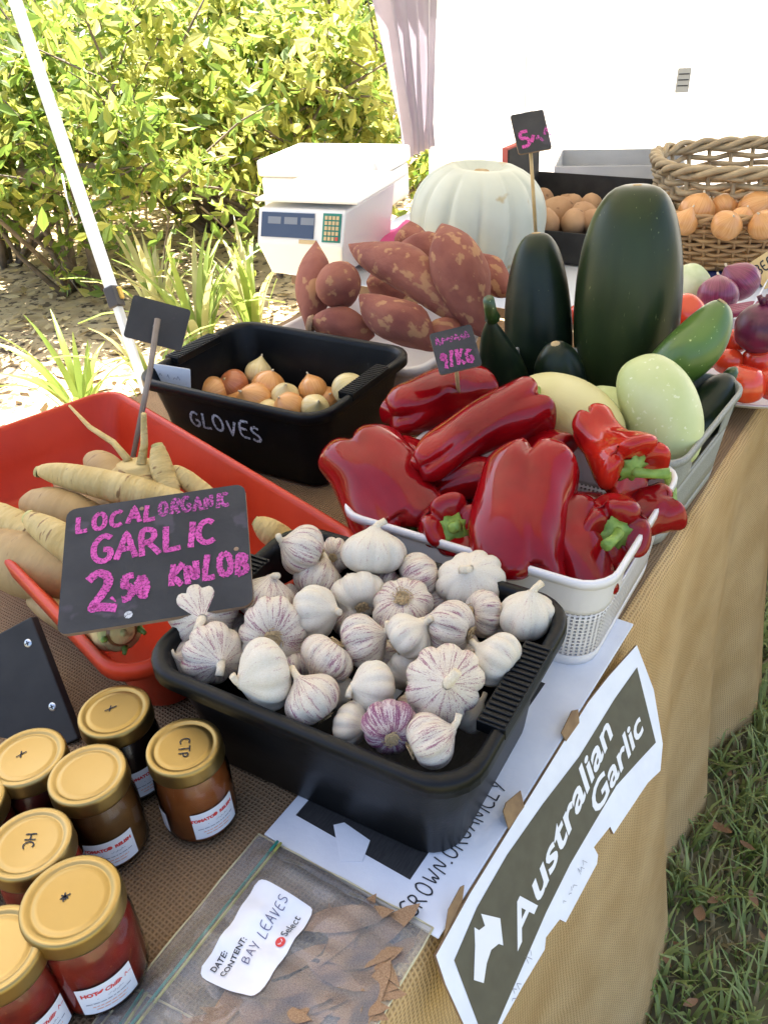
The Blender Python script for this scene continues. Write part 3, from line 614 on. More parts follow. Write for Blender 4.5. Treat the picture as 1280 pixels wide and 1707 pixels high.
# ------------------------------------------------------------------ baskets
def basket(name, label, c, ang, wx, wy, h, mat, meshmat, slots):
    t = empty(name, rotz(V((c[0], c[1], TZ+.004)), R_(ang)), label, 'basket')
    fl = .03
    def W(z): return fl*(z/h)
    def skip(x, y, z):
        for ax, s in slots:
            if ax == 'y' and s*y > wy/2-.05 and abs(x) < .055 and h*.66 < z < h*.84: return True
            if ax == 'x' and s*x > wx/2-.05 and abs(y) < .055 and h*.66 < z < h*.84: return True
        return False
    zs = [0, .008, h*.12, h*.3, h*.5, h*.62, h*.665, h*.72, h*.78, h*.84, h*.92]
    B = lambda z: (wx-.012-fl+W(z), wy-.012-fl+W(z), .03, z)
    low = [B(z) for z in zs if z <= h*.62]; up = [B(z) for z in zs if z >= h*.62]
    v, f, uv = loft([low[0]]+low[1:3], 20, 6); o = mesh('base', v, f, mat, t, True, uv=uv); solidify(o, .002, 1)
    v, f, uv = loft(low[2:], 20, 6, False); o = mesh('mesh_wall', v, f, meshmat, t, True, uv=uv); solidify(o, .0016, 1)
    v, f, uv = loft(up+[(wx-.012, wy-.012, .032, h-.003), (wx-.009, wy-.009, .033, h), (wx-.002, wy-.002, .035, h), (wx, wy, .036, h-.003), (wx, wy, .036, h-.009)], 20, 6, False, skip)
    o = mesh('rim', v, f, mat, t, True, uv=uv); solidify(o, .0022, 1)
    return t
wb = basket('pepper_basket', 'white perforated plastic basket full of red peppers', (.147, .812), 56, .262, .318, .13, 'white_plastic', 'white_mesh', [('y', -1), ('y', 1)])
gb = basket('marrow_basket', 'pale grey plastic basket holding marrows and zucchini', (.292, 1.030), 52, .272, .335, .135, 'grey_plastic', 'grey_plastic', [('y', -1), ('y', 1)])
# ------------------------------------------------------------------ garlic
def garlic_meshes(seed):
    rn = random.Random(seed); nl = rn.choice((8, 9, 10)); ph = rn.uniform(0, 6); prof = []
    for j in range(19):
        t = j/18; a = pi*t
        r = sin(a)**.8; z = -cos(a)*.78
        if t > .8: k = (t-.8)/.2; r = max(r, .14*(1-k)+.13); z = z+k*k*.24
        if t < .12: z = -.72+.12*(.12-t)/.12
        prof.append((r if j else .02, z))
    def rf(th, t, r, z):
        w_ = sin(pi*min(1, t*1.05))**.7
        lob = abs(cos(nl*th/2+ph+.4*sin(th)))
        return r*(1-.13*w_*(1-lob)**1.6+.05*sin(2*th+ph)+.03*sin(3*th+ph*2)), z
    v, f, uv = revolve(prof, 54, rf)
    me = bpy.data.meshes.new('garlic_bulb'); me.from_pydata(v, [], f); l = me.uv_layers.new(name='UVMap')
    for i, lp in enumerate(me.loops): l.data[i].uv = uv[lp.vertex_index]
    for p in me.polygons: p.use_smooth = True
    L = rn.choice((.15, .25, .4, .8)); bx = rn.uniform(-.35, .35); by = rn.uniform(-.35, .35)
    sv, sf = tube([(0, 0, .74), (bx*.1, by*.1, .95), (bx*.5, by*.5, .98+L*.5), (bx*1.2, by*1.2, .98+L)], [.24, .15, .12, .13], 10)
    ms = bpy.data.meshes.new('stem'); ms.from_pydata([tuple(p) for p in sv], [], sf); ms.materials.append(MATS['garlic_stem'])
    for p in ms.polygons: p.use_smooth = True
    P = []
    v, f, uv = revolve([(.0, -.76), (.2, -.76), (.24, -.71), (.18, -.66)], 12); P.append((v, f))
    for k in range(46):
        a = rn.uniform(0, 6.3); r0 = rn.uniform(.03, .2); r1 = r0+rn.uniform(.02, .16); P.append(tube([(r0*cos(a), r0*sin(a), -.72), (r1*cos(a+.2), r1*sin(a+.2), -.80-rn.random()*.05), (r1*1.1*cos(a+.6), r1*1.1*sin(a+.6), -.76-rn.random()*.08)], .014, 4, False))
    mr = bpy.data.meshes.new('roots'); vv, ff = join(*P); mr.from_pydata([tuple(p) for p in vv], [], ff); mr.materials.append(MATS['garlic_root'])
    return me, ms, mr
GM = {}
for k in range(6):
    me, ms, mr = garlic_meshes(40+k)
    for mt in ('garlic', 'garlic_white', 'garlic_purple'):
        m2 = me.copy(); m2.materials.append(MATS[mt]); GM[(k, mt)] = (m2, ms, mr)
G_ = 'white garlic bulb with purple streaks lying among the others in the black tub'
GAR = [(338, 1025, 105, (.2, .0, 1), 'garlic', 'plump garlic bulb against the chalk sign, its cut stem facing out', .89),
 (505, 917, 84, (-.85, .35, .2), 'garlic', 'garlic bulb at the tub corner with its stem pointing over the parsnips', .905),
 (560, 925, 55, (.2, .2, -1), 'garlic', 'streaked garlic bulb tucked behind the tall stemmed bulb', .88), (622, 922, 94, (.05, 1, .1), 'garlic_white', 'garlic bulb standing upright with a tall pale stem', .90),
 (443, 1000, 92, (.25, .9, .1), 'garlic', 'garlic bulb with bent stem top, between the chalk sign and the upside down bulb', .885), (530, 968, 82, (.3, .7, -.2), 'garlic', 'lilac banded garlic bulb in the back row beneath the tall stemmed one', .875), (455, 1056, 106, (-.1, .15, -1), 'garlic', 'garlic bulb turned root side up beside the upright stem bulbs', .885),
 (525, 1020, 88, (.9, .05, .35), 'garlic_white', 'white garlic bulb with its stem pointing at the root tufted one', .89), (597, 992, 88, (-.2, .5, -.6), 'garlic_white', 'smooth white garlic bulb upright behind the one with a sideways stem', .88), (640, 975, 60, (.3, .4, -.4), 'garlic', None, .865),
 (670, 1012, 97, (0, -.55, -.8), 'garlic', 'garlic bulb with its brown root tuft showing, behind the pale bare bulb', .88), (605, 1070, 88, (.8, .3, .1), 'garlic', 'striped garlic bulb with stem touching the bare yellowish one', .885), (545, 1097, 90, (-.5, -.7, .1), 'garlic', 'closely ribbed garlic bulb leaning stem down over the pinkish one', .885),
 (355, 1090, 102, (.45, -.15, .85), 'garlic', 'garlic bulb lying below the plump one at the chalk sign', .88), (442, 1125, 108, (-.85, -.2, .45), 'garlic_white', 'white garlic bulb whose long stem rests on the tub rim', .895), (522, 1166, 92, (-.5, .7, .0), 'garlic', 'pinkish banded garlic bulb at the tub rim, next to the long stemmed one', .885),
 (622, 1147, 92, (-.85, .1, .35), 'garlic_white', 'cream garlic bulb with its stem pointing toward the ribbed one', .885), (585, 1207, 66, (.75, 0, .4), 'garlic_white', 'small white garlic bulb at the rim beside the deep purple one', .87), (682, 1062, 84, (.55, .5, .1), 'garlic_white', 'bare yellowish white garlic bulb without streaks in the middle of the tub', .892),
 (698, 960, 80, (.85, .3, -.1), 'garlic', 'garlic bulb with a curled stem at the pepper basket side', .88), (785, 968, 102, (-.15, .45, .8), 'garlic_white', 'papery white garlic bulb with folded stem at the pepper basket side', .885), (752, 1046, 92, (-.8, .25, -.3), 'garlic', 'purple ribbed garlic bulb touching the bare yellowish one and the largest', .893), (805, 1022, 76, (.75, -.1, -.3), 'garlic', 'striped garlic bulb between the papery one and the corner bulb', .88),
 (878, 1027, 94, (.1, .85, .35), 'garlic_white', 'white garlic bulb upright in the tub corner nearest the pepper basket', .885), (830, 1100, 96, (-.75, .45, -.35), 'garlic_white', 'garlic bulb resting against the ribbed grip, roots against the plastic', .89),
 (740, 1140, 118, (.02, .2, 1), 'garlic', 'largest garlic bulb, short stem stub facing out', .90), (650, 1211, 94, (-.1, .45, -.85), 'garlic_purple', 'deep purple striped garlic bulb at the tub edge', .89),
 (716, 1235, 92, (.75, .35, -.1), 'garlic', 'garlic bulb with torn papery skin in the tub corner', .89), (680, 1115, 74, (.2, -.4, .5), 'garlic_white', None, .862), (780, 1188, 66, (.4, .4, .2), 'garlic_white', None, .86), (392, 1052, 55, (0, .3, .8), 'garlic', None, .86), (312, 1100, 60, (-.3, .2, .6), 'garlic', None, .865), (500, 1112, 66, (.2, -.6, .3), 'garlic', None, .86),
 (585, 1035, 62, (0, .5, .5), 'garlic', None, .86), (740, 1000, 60, (.3, .2, .5), 'garlic', None, .86), (640, 1100, 66, (-.3, .2, .5), 'garlic', None, .855), (700, 1180, 66, (0, .2, .5), 'garlic', None, .855), (420, 1085, 60, (0, -.2, .5), 'garlic', None, .855), (560, 1150, 62, (0, .2, .5), 'garlic_white', None, .855), (770, 1090, 66, (.3, .1, .6), 'garlic', None, .86), (480, 1000, 50, (.3, .1, .6), 'garlic', None, .86), (840, 1055, 60, (.3, .1, .6), 'garlic', None, .858)]
for k, (px, py, dm, ax, mt, lb, z) in enumerate(GAR):
    P = at(px, py, z-.004); r = dm*depth(P)/FPX/2*1.09; kk = (k*5+2) % 6
    if lb and 'tall pale' in lb: kk = 1
    b, s_, r_ = GM[(kk, mt)]
    o = obj('garlic_bulb', b, None, fz(P, view(ax), k*1.3) @ Matrix.Diagonal((r*(1+.07*sin(k*2.3)), r*(1-.06*sin(k*1.7)), r*(.86+.07*sin(k*3.1)), 1)))
    tag(o, lb or G_, 'garlic', 'garlic bulbs in the black tub'); obj('stem', s_, o); obj('roots', r_, o)
# ------------------------------------------------------------------ roots and tubers between two points
def spindle(name, A, B, r, mat, label, cat, group=None, p=.75, seed=0, bend=.05, lump=.06, seg=20, n=18, rings=0, blunt0=0, blunt1=0, skew=.5, parent=None):
    rn = random.Random(seed); ph = [rn.uniform(0, 6.3) for _ in range(8)]; L = (B-A).length; prof = []
    for j in range(n+1):
        t = j/n; tt = (1-cos(pi*t))/2
        e = tt**(math.log(.5)/math.log(skew)) if 0 < tt < 1 else tt
        rr = max(0, sin(pi*e))**p
        if blunt0 and tt < .5: rr = max(rr, blunt0*min(1, (tt*n*1.3)**.5 if tt > 0 else 0))
        if blunt1 and tt > .5: rr = max(rr, blunt1*min(1, ((1-tt)*n*1.3)**.5 if tt < 1 else 0))
        prof.append((rr*r, tt*L))
    def rf(th, t, r_, z):
        k = 1+lump*.5*(sin(5*th+ph[6]+t*13)+sin(4*th-t*19+ph[7]))*.6+lump*(sin(2*th+ph[0]+t*4)+.6*sin(3*th+ph[1]-t*7)+.5*sin(th+ph[2]+t*9))
        if rings: k += rings*(sin(t*L*420+ph[3])+sin(t*L*270+.5*sin(th+ph[4])))*.5
        return r_*k, z
    def pf(x, y, z):
        t = z/L; return (x+bend*L*sin(pi*t)+.3*bend*L*sin(2*pi*t+ph[5]), y+.5*bend*L*sin(pi*t*1.3+ph[6]), z)
    v, f, uv = revolve(prof, seg, rf, pf); o = mesh(name, v, f, mat, parent, True, uv=uv, M=fz(A, B-A, rn.uniform(0, 6.3))); weld(o)
    if label: tag(o, label, cat, group)
    return o
def pxr(w_, P): return w_*depth(P)/FPX/2
SP = [((522, 398, .97), (512, 560, .84), 58, 'slim sweet potato standing on end at the tray corner', .8), ((588, 398, .96), (772, 552, .86), 78, 'long sweet potato lying diagonally across the pile', .7), ((598, 490, .93), (722, 590, .84), 84, 'stout sweet potato low in the pile, beside the onion tub', .6),
 ((733, 376, 1.0), (815, 560, .86), 96, 'large scarred sweet potato leaning upright over the pile', .65), ((648, 418, .92), (765, 440, .9), 56, 'sweet potato lying across the back of the pile', .6), ((685, 368, .95), (690, 430, .88), 56, 'sweet potato tip poking up in front of the pumpkin', .7),
 ((512, 540, .87), (625, 560, .85), 62, 'sweet potato with a pale cut end under the round one', .5), ((780, 420, .93), (858, 490, .88), 52, 'dry cracked sweet potato behind the large leaning one', .6), ((700, 560, .86), (790, 570, .84), 58, 'sweet potato behind the pink price sign', .6), ((610, 470, .88), (690, 470, .86), 70, 'sweet potato buried in the middle of the pile', .6)]
for k, (a, b, w_, lb, p_) in enumerate(SP):
    A, B = at(*a), at(*b); s_ = spindle('sweet_potato', A, B, pxr(w_, (A+B)/2), 'sweet_potato', lb, 'sweet potato', 'sweet potatoes in the white tray', p_+.22, 100+k, .07, .085)
    if k == 6: mesh('cut_end', *revolve([(0, -.001), (.014, .001), (.018, .008), (.015, .012)], 12)[:2], 'sweet_potato_scar', s_)
    if k in (3, 7):
        L = (B-A).length; v = []
A = at(560, 478, .93); o = spindle('sweet_potato', A+view((.1, .25, -1))*.075, A+view((0, 0, 1))*.03, pxr(78, A), 'sweet_potato', 'round ended sweet potato pointing out of the pile beside the slim one', 'sweet potato', 'sweet potatoes in the white tray', .45, 130, .0, .03)
# parsnips
PS = [((62, 786, .885), (330, 850, .85), 50, 'parsnip', 'pale parsnip with a cut tip lying across the trough behind the chalk sign', .35, .5), ((35, 835, .85), (190, 880, .83), 84, 'parsnip_brown', 'brown skinned parsnip under the pale cut one', .5, 0), ((-60, 850, .86), (75, 905, .85), 62, 'parsnip', 'parsnip running out past the end of the trough pile', .4, .3),
 ((48, 862, .88), (240, 985, .84), 64, 'parsnip', 'parsnip with a broken pale tip pointing toward the chalk sign', .35, .55), ((-70, 905, .845), (150, 985, .82), 108, 'parsnip_brown', 'thickest brown parsnip lying along the trough side', .5, .4), ((45, 1000, .80), (185, 1075, .80), 50, 'parsnip_brown', 'thin parsnip along the near wall of the trough', .5, 0),
 ((262, 742, .905), (292, 840, .85), 38, 'parsnip', 'short parsnip stub standing up behind the chalk sign', .3, .7), ((285, 780, .88), (370, 840, .84), 34, 'parsnip', 'thin parsnip tail beside the standing stub', .4, .3), ((425, 868, .86), (500, 915, .83), 46, 'parsnip', 'parsnip end showing between the chalk sign and the garlic', .4, .5), ((90, 800, .83), (260, 900, .81), 80, 'parsnip_brown', 'parsnip at the bottom of the trough', .5, .3), ((150, 760, .84), (210, 830, .82), 60, 'parsnip_brown', 'small brown parsnip under the rooted crown', .5, .3)]
for k, (a, b, w_, mt, lb, p_, bl) in enumerate(PS):
    A, B = at(*a), at(*b); o = spindle('parsnip', A, B, pxr(w_, (A+B)/2), mt, lb, 'parsnip', 'parsnips in the red trough', p_, 200+k, .03, .03, rings=.022, blunt0=bl)
    if bl >= .5: 
        L = (B-A).length; mesh('cut_tip', *revolve([(0, 0), (pxr(w_, A)*bl*.75, .0), (pxr(w_, A)*bl*.8, .004)], 12)[:2], 'parsnip_crown', o, M=Matrix.Translation((0, 0, -.0005)))
A, B = at(225, 768, .885), at(238, 850, .82); o = spindle('parsnip', A, B, pxr(112, A), 'parsnip', 'fat pale parsnip crown with two thin roots rising from it', 'parsnip', 'parsnips in the red trough', .45, 230, 0, .04, rings=.015, blunt0=.6)
Mi = o.matrix_world.inverted() if False else fz(A, B-A, 0).inverted()
for pts_, r_ in ((((236, 775, .885), (241, 740, .905), (240, 690, .95)), (.0065, .005, .0035)), (((215, 768, .885), (190, 738, .895), (150, 712, .905), (116, 676, .925)), (.0055, .0042, .0034, .0018))):
    q = mesh('root', *tube([at(*p_) for p_ in pts_], list(r_), 8), 'parsnip'); q.parent = o; q.matrix_parent_inverse = o.matrix_basis.inverted()
A, B = at(203, 1052, .862), at(130, 985, .82); o = spindle('parsnip', A, B, pxr(108, A), 'parsnip', 'parsnip with its leafy crown scar facing out under the chalk sign', 'parsnip', 'parsnips in the red trough', .5, 231, 0, .05, rings=.012, blunt0=.75)
for rr, zz, mt in ((.022, -.0015, 'parsnip_crown'), (.016, -.004, 'sauce_brown'), (.0125, -.007, 'parsnip'), (.004, -.009, 'parsnip_crown')):
    mesh('crown_scar', *revolve([(0, zz), (rr*.9, zz+.001), (rr, zz+.004), (rr, zz+.008)], 16)[:2], mt, o)
for k in range(5): mesh('leaf_stub', *tube([(.017*cos(k*1.4+2), .017*sin(k*1.4+2), .002), (.021*cos(k*1.4+2.2), .021*sin(k*1.4+2.2), -.008)], [.004, .002], 6), 'pepper_stem', o)
# onions
def onion_mesh(seed, mat, neck=.5):
    rn = random.Random(seed); prof = []
    for j in range(17):
        t = j/16; a = pi*t; r = sin(a)**.85; z = -cos(a)*.88
        if t > .78: k = (t-.78)/.22; r = max(r, .16*(1-k)+.07); z += k*k*neck
        prof.append((r, z))
    ph = rn.uniform(0, 6)
    v, f, uv = revolve(prof, 28, lambda th, t, r, z: (r*(1+.035*sin(2*th+ph)+.02*sin(5*th)), z))
    me = bpy.data.meshes.new('onion'); me.from_pydata(v, [], f); l = me.uv_layers.new(name='UVMap')
    for i, lp in enumerate(me.loops): l.data[i].uv = uv[lp.vertex_index]
    for p in me.polygons: p.use_smooth = True
    me.materials.append(MATS[mat]); return me
OM = {m_: [onion_mesh(k+50, m_, .12+.12*k) for k in range(3)] for m_ in ('onion', 'onion_pale', 'onion_rust', 'red_onion')}
def onion(px, py, z, dm, ax, mt, label, group, k=0, name='onion', cat='onion'):
    P = at(px, py, z); r = dm*depth(P)/FPX/2; o = obj(name, OM[mt][k % 3], None, fz(P, view(ax), k) @ Matrix.Diagonal((r, r, r, 1)))
    tag(o, label, cat, group)
    q = mesh('root_end', *revolve([(0, -.93), (.09, -.92), (.11, -.87)], 9)[:2], 'garlic_root', o); q2 = mesh('dry_neck', *tube([(0, 0, .82), (.03, .02, 1.0+.1*(k % 3)), (.10, .03, 1.12+.14*(k % 3))], [.12, .07, .05], 7), 'garlic_stem', o)
    return o
OG = 'onions in the black tub'
for k, (px, py, z, dm, ax, mt, lb) in enumerate([(353, 658, .80, 62, (.3, .3, -.8), 'onion', 'orange onion beside the white card in the black tub'), (390, 642, .81, 52, (.5, -.3, -.7), 'onion_rust', 'rust brown onion, darkest in the black tub'), (431, 622, .815, 46, (.2, 1, .1), 'onion_pale', 'small onion with an upright dry neck against the tub back'), (447, 645, .81, 58, (.2, .6, .3), 'onion', None), (424, 668, .805, 60, (-.4, .3, .6), 'onion', None), (476, 660, .81, 46, (.1, .5, .8), 'onion_pale', 'greenish white peeled onion in the middle of the black tub'),
  (482, 680, .805, 54, (-.5, .5, .6), 'onion', None), (522, 650, .81, 50, (-.3, .9, 0), 'onion', 'onion with frayed dry neck behind the pale ones'), (525, 680, .805, 48, (.3, .2, .9), 'onion_pale', 'pale onion close under the tub front rim'), (583, 650, .82, 60, (.5, .5, .4), 'onion_pale', 'yellow onion alone at the far side of the black tub'), (445, 690, .79, 52, (0, .3, .8), 'onion_pale', None), (400, 672, .785, 50, (.2, .3, .8), 'onion', None), (545, 668, .79, 48, (.2, .3, .8), 'onion', None), (500, 640, .785, 48, (.2, .5, .8), 'onion', None)]):
    onion(px, py, z, dm, ax, mt, lb or 'brown onion in the heap inside the black tub', OG, k)
c0 = at(287, 632, .868); o = mesh('paper_card', *rplate(.06, .045, .002, .0008), 'paper', None, False, M=frame(c0, view((.97, -.15, .1)), view((.15, .8, .6)), view((.97, -.15, .1)).cross(view((.15, .8, .6))))); tag(o, 'torn white paper card propped inside the black onion tub', 'card')
mesh('faded_marks', *scribble(.04, .008, .0007, 5, .5), 'faint_ink', o, False, M=Matrix.Translation((-.02, 0, .0008)))
# ------------------------------------------------------------------ peppers
def pepper(tip, stem, w_, label, lobes=3, seed=0, waist=.0, mat='pepper', bend=.06, taper=.55, stemlen=.028, face=None, L=None):
    rn = random.Random(seed); ph = rn.uniform(0, 6.3); p2, p3 = rn.uniform(0, 6.3), rn.uniform(0, 6.3)
    if face: B = at(*stem); A = B-view(face)*L
    else: A, B = at(*tip), at(*stem)
    L = (B-A).length; r = pxr(w_, (A+B)/2); n = 34; prof = []
    for j in range(n+1):
        t = j/n
        if t < .80:
            s = t/.80; u = min(1, s/.22); rr = (u*(2-u))**.5*(taper+(1-taper)*(s**1.3))*(1-waist*sin(pi*min(1, s*1.15))**2); z = s*(L-.18*r)
        else:
            s = (t-.80)/.20; a = s*pi*.5; rr = max(.02, cos(a)**.75); z = L-.18*r+sin(min(1, s*1.9)*pi/2)*.22*r-(max(0, s-.45)/.55)**1.6*.42*r
        prof.append((rr*r, z))
    def rf(th, t, r_, z):
        th2 = th+.35*sin(t*3+p2); g_ = (1-abs(cos(lobes*th2/2+ph)))**2.2
        k = 1-(.06+.26*abs(2*t-.9)**1.7)*g_*(1 if t > .03 else 0)+.06*sin(th+p2+t*2)+.03*sin(2*th+p3+t*7)+.018*sin(5*th+t*17+p2)
        zz = z-(g_*.26*r*min(1, r_/r*1.6) if t > .78 else 0)+(g_*.34*r*max(0, 1-t*5) if r_ > 0 else .28*r)
        return r_*k, zz
    def pf(x, y, z): s = min(1, max(0, z/L)); return (x+bend*L*sin(pi*s)+.02*L*sin(7*s+p3), y+.03*L*sin(4*s+p2), z)
    v, f, uv = revolve(prof, 60, rf, pf); o = mesh('red_pepper', v, f, mat, None, True, uv=uv, M=fz(A, B-A, rn.uniform(0, 6.3) if not face else 1.1)); weld(o)
    tag(o, label, 'pepper', 'red peppers in the white basket')
    zc = L-.30*r; cv, cf = [], []; cr = .46 if r < .04 else .38
    for i in range(30):
        th = 2*pi*i/30; k = cr+.07*cos(lobes*2*th+p2)+.03*sin(3*th); cv.append((k*r*cos(th), k*r*sin(th), zc+.10*r+.05*r*cos(lobes*th+ph)))
    for i in range(30): th = 2*pi*i/30; cv.append((.24*r*cos(th), .24*r*sin(th), zc+.15*r))
    for i in range(30): th = 2*pi*i/30; cv.append((.15*r*cos(th), .15*r*sin(th), zc+.24*r))
    cf = [(i+a, (i+1) % 30+a, 30+(i+1) % 30+a, 30+i+a) for i in range(30) for a in (0, 30)]+[tuple(range(60, 90))]
    c_ = mesh('calyx', cv, cf, 'pepper_stem', o); solidify(c_, .002)
    sx, sy = rn.uniform(-.5, .5), rn.uniform(-.5, .5); mesh('stem', *tube([(0, 0, zc+.1*r), (0, 0, zc+.3*r), (sx*stemlen, sy*stemlen, zc+.3*r+stemlen*.5), (sx*stemlen*2.2, sy*stemlen*2.2, zc+.3*r+stemlen*.9)], [.0085, .0058, .005, .0064], 10), 'pepper_stem', o)
    return o
pepper((582, 735, .905), (680, 915, .835), 176, 'broad red pepper lying at the basket corner beside the onion tub', 3, 3, 0, bend=-.04, taper=.82)
pepper((636, 700, .90), (815, 662, .89), 112, 'red pepper lying at the back under the pink price sign', 3, 4, .0, taper=.8)
pepper((682, 775, .925), (890, 690, .915), 116, 'long red pepper lying sideways, its green stem against the cream marrow', 3, 5, .05, taper=.62)
pepper((893, 735, .94), (866, 985, .835), 178, 'large double lobed red pepper standing stem down in the middle', 4, 6, 0, bend=.03, taper=.9)
pepper(None, (757, 878, .893), 108, 'small red pepper showing its cut green stem, low in the basket', 4, 8, 0, taper=.9, stemlen=.005, face=(.05, .25, 1), L=.06)
pepper(None, (1062, 788, .918), 132, 'twisted red pepper on top with an orange tinged end and bright green stem', 4, 9, .2, 'pepper_orange', bend=-.03, taper=.62, face=(.35, -.62, .75), L=.115, stemlen=.02)
pepper(None, (1030, 890, .888), 120, 'red pepper beneath the twisted one with a thin curled stem', 4, 10, .0, taper=.9, face=(.1, -.1, 1), L=.065, stemlen=.024)
pepper((950, 828, .895), (975, 1000, .83), 124, 'red pepper wedged at the basket front beside the double lobed one', 3, 11, 0, bend=.05, taper=.75)
pepper((708, 815, .875), (850, 800, .875), 78, 'red pepper crosswise under the long one', 3, 12, .0, taper=.8)
pepper((645, 750, .875), (760, 800, .86), 100, 'red pepper in shade below the back one', 3, 13, .0, taper=.8)
pepper((835, 725, .885), (940, 775, .88), 90, 'red pepper tip showing behind the double lobed one', 3, 14, 0, taper=.8)
pepper((1040, 880, .855), (1120, 845, .865), 92, 'red pepper against the slotted handle of the white basket', 3, 15, 0, taper=.8)
pepper((690, 880, .82), (850, 890, .81), 110, 'red pepper at the bottom of the white basket', 3, 16, 0, taper=.8)
pepper((880, 850, .83), (1000, 870, .83), 100, 'red pepper low in the basket behind the wedged one', 3, 17, 0, taper=.8)
# ------------------------------------------------------------------ marrows and zucchini
def marrow(a, b, w_, mat, label, name='marrow', skew=.5, p=.42, bend=.02, stem=None, seed=0, b0=0, cat='marrow', tip=None):
    A, B = at(*a), at(*b); r = pxr(w_, (A+B)/2); o = spindle(name, A, B, r, mat, label, cat, 'marrows and zucchini in the grey basket', p, seed, bend, .012, 32, 26, skew=skew)
    if stem:
        L = (B-A).length; mesh('stem', *tube([(0, 0, .004), (0, 0, -.01), (.002, .001, -stem)], [.011, .0085, .0075], 8), 'zucchini_green' if mat != 'marrow_pale' else 'pepper_stem', o)
    else: mesh('blossom_scar', *revolve([(0, -.0012), (.006, -.0008), (.008, .002)], 10)[:2], 'garlic_root', o, M=Matrix.Translation((0, 0, .0005)))
    return o
marrow((1062, 308, 1.115), (1030, 690, .775), 172, 'marrow_dark', 'huge dark green marrow standing upright at the back of the basket', seed=301, p=.27, skew=.52, bend=.0)
marrow((893, 388, 1.045), (905, 680, .775), 112, 'zucchini_dark', 'dark zucchini standing upright with the price stick in its tip', 'zucchini', seed=302, p=.31, skew=.54, bend=.01, cat='zucchini')
marrow((820, 528, .985), (865, 680, .80), 78, 'zucchini_dark', 'dark zucchini with a green stalk leaning at the basket corner', 'zucchini', seed=303, p=.42, skew=.64, bend=-.05, stem=.035, cat='zucchini')
marrow((925, 572, .93), (940, 700, .80), 88, 'zucchini_dark', 'short dark zucchini between the two upright ones', 'zucchini', seed=304, p=.45, bend=0, cat='zucchini')
marrow((1205, 502, .985), (1085, 660, .86), 88, 'zucchini_green', 'curved green zucchini with a pale speckled end leaning over the tomatoes', 'zucchini', seed=305, p=.36, skew=.53, bend=-.07, cat='zucchini')
marrow((1215, 628, .885), (1140, 735, .83), 74, 'zucchini_dark', 'dark zucchini lying along the slotted side of the grey basket', 'zucchini', seed=306, p=.45, bend=.03, stem=.012, cat='zucchini')
marrow((1062, 598, .955), (1135, 780, .85), 126, 'marrow_pale', 'pale green speckled marrow leaning on the basket side', seed=307, p=.36, skew=.47)
marrow((868, 655, .90), (1030, 735, .89), 124, 'marrow_cream', 'cream yellow marrow lying behind the peppers', seed=308, p=.36, skew=.46)
marrow((985, 650, .89), (1135, 765, .865), 70, 'marrow_pale', 'slim pale marrow showing between the twisted pepper and speckled marrow', seed=309, p=.45)
# ------------------------------------------------------------------ signs on sticks
def sign(name, label, tl, tr, bl, t=.004, mat='slate', cat='sign'):
    Mx, w_, h_ = quadframe(tl, tr, bl); o = empty(name, Mx, label, cat)
    b = mesh('board', *rplate(w_, h_, min(w_, h_)*.07, t), mat, o, False, M=Matrix.Translation((w_/2, h_/2, -t/2))); b.data.materials.append(MATS['board_edge'])
    for p in b.data.polygons:
        if abs(p.normal.z) < .5: p.material_index = 1
    return o, w_, h_
tl, tr, bl = atd(112, 850, .845), atd(408, 806, .855), atd(182, 1046, .765)
o, w_, h_ = sign('garlic_sign', 'black chalkboard sign reading local organic garlic in pink chalk', tl, tr, bl, .005)
def chalk(o, txt, x, y, h, wd, mat, sl=0, j=.05, z=.0006, ax=.82):
    return mesh('chalk_lettering', *hand(txt, x*w_, y*h_, h*h_, wd*h_, sl, j, ax), mat, o, False, M=Matrix.Translation((0, 0, z)))
chalk(o, 'LOCAL', .07, .79, .14, .034, 'pink_chalk', .03, ax=.75); chalk(o, 'ORGANIC', .52, .82, .12, .028, 'faint_chalk', .0, ax=.55); chalk(o, 'GARLIC', .16, .50, .205, .042, 'pink_chalk', .03, ax=.72)
chalk(o, '2', .14, .12, .30, .06, 'pink_chalk'); chalk(o, '.50', .27, .19, .18, .05, 'pink_chalk', .0, .12, ax=.55); chalk(o, 'KNLOB', .58, .24, .17, .042, 'pink_chalk', .02, .1, ax=.55)
for x, y in ((.42, .91), (.93, .45)): mesh('screw_hole', *revolve([(.0, .0006), (.0016, .0008), (.0024, .0004)], 10)[:2], 'board_edge', o, M=Matrix.Translation((x*w_, y*h_, 0)))
mesh('chalk_smudge', *revolve([(.0, .0004), (.004, .0004)], 9)[:2], 'white_chalk', o, M=Matrix.Translation((.36*w_, .07*h_, 0)))
sb = at(300, 960, TZ+.03); q = mesh('prop_stick', *tube([tl.lerp(tr, .5)+V((0, .006, -.05)), V((tl.lerp(tr, .5).x+.01, tl.lerp(tr, .5).y+.02, TZ+.03))], .004, 7), 'wood_stick'); q.parent = o; q.matrix_parent_inverse = o.matrix_basis.inverted()
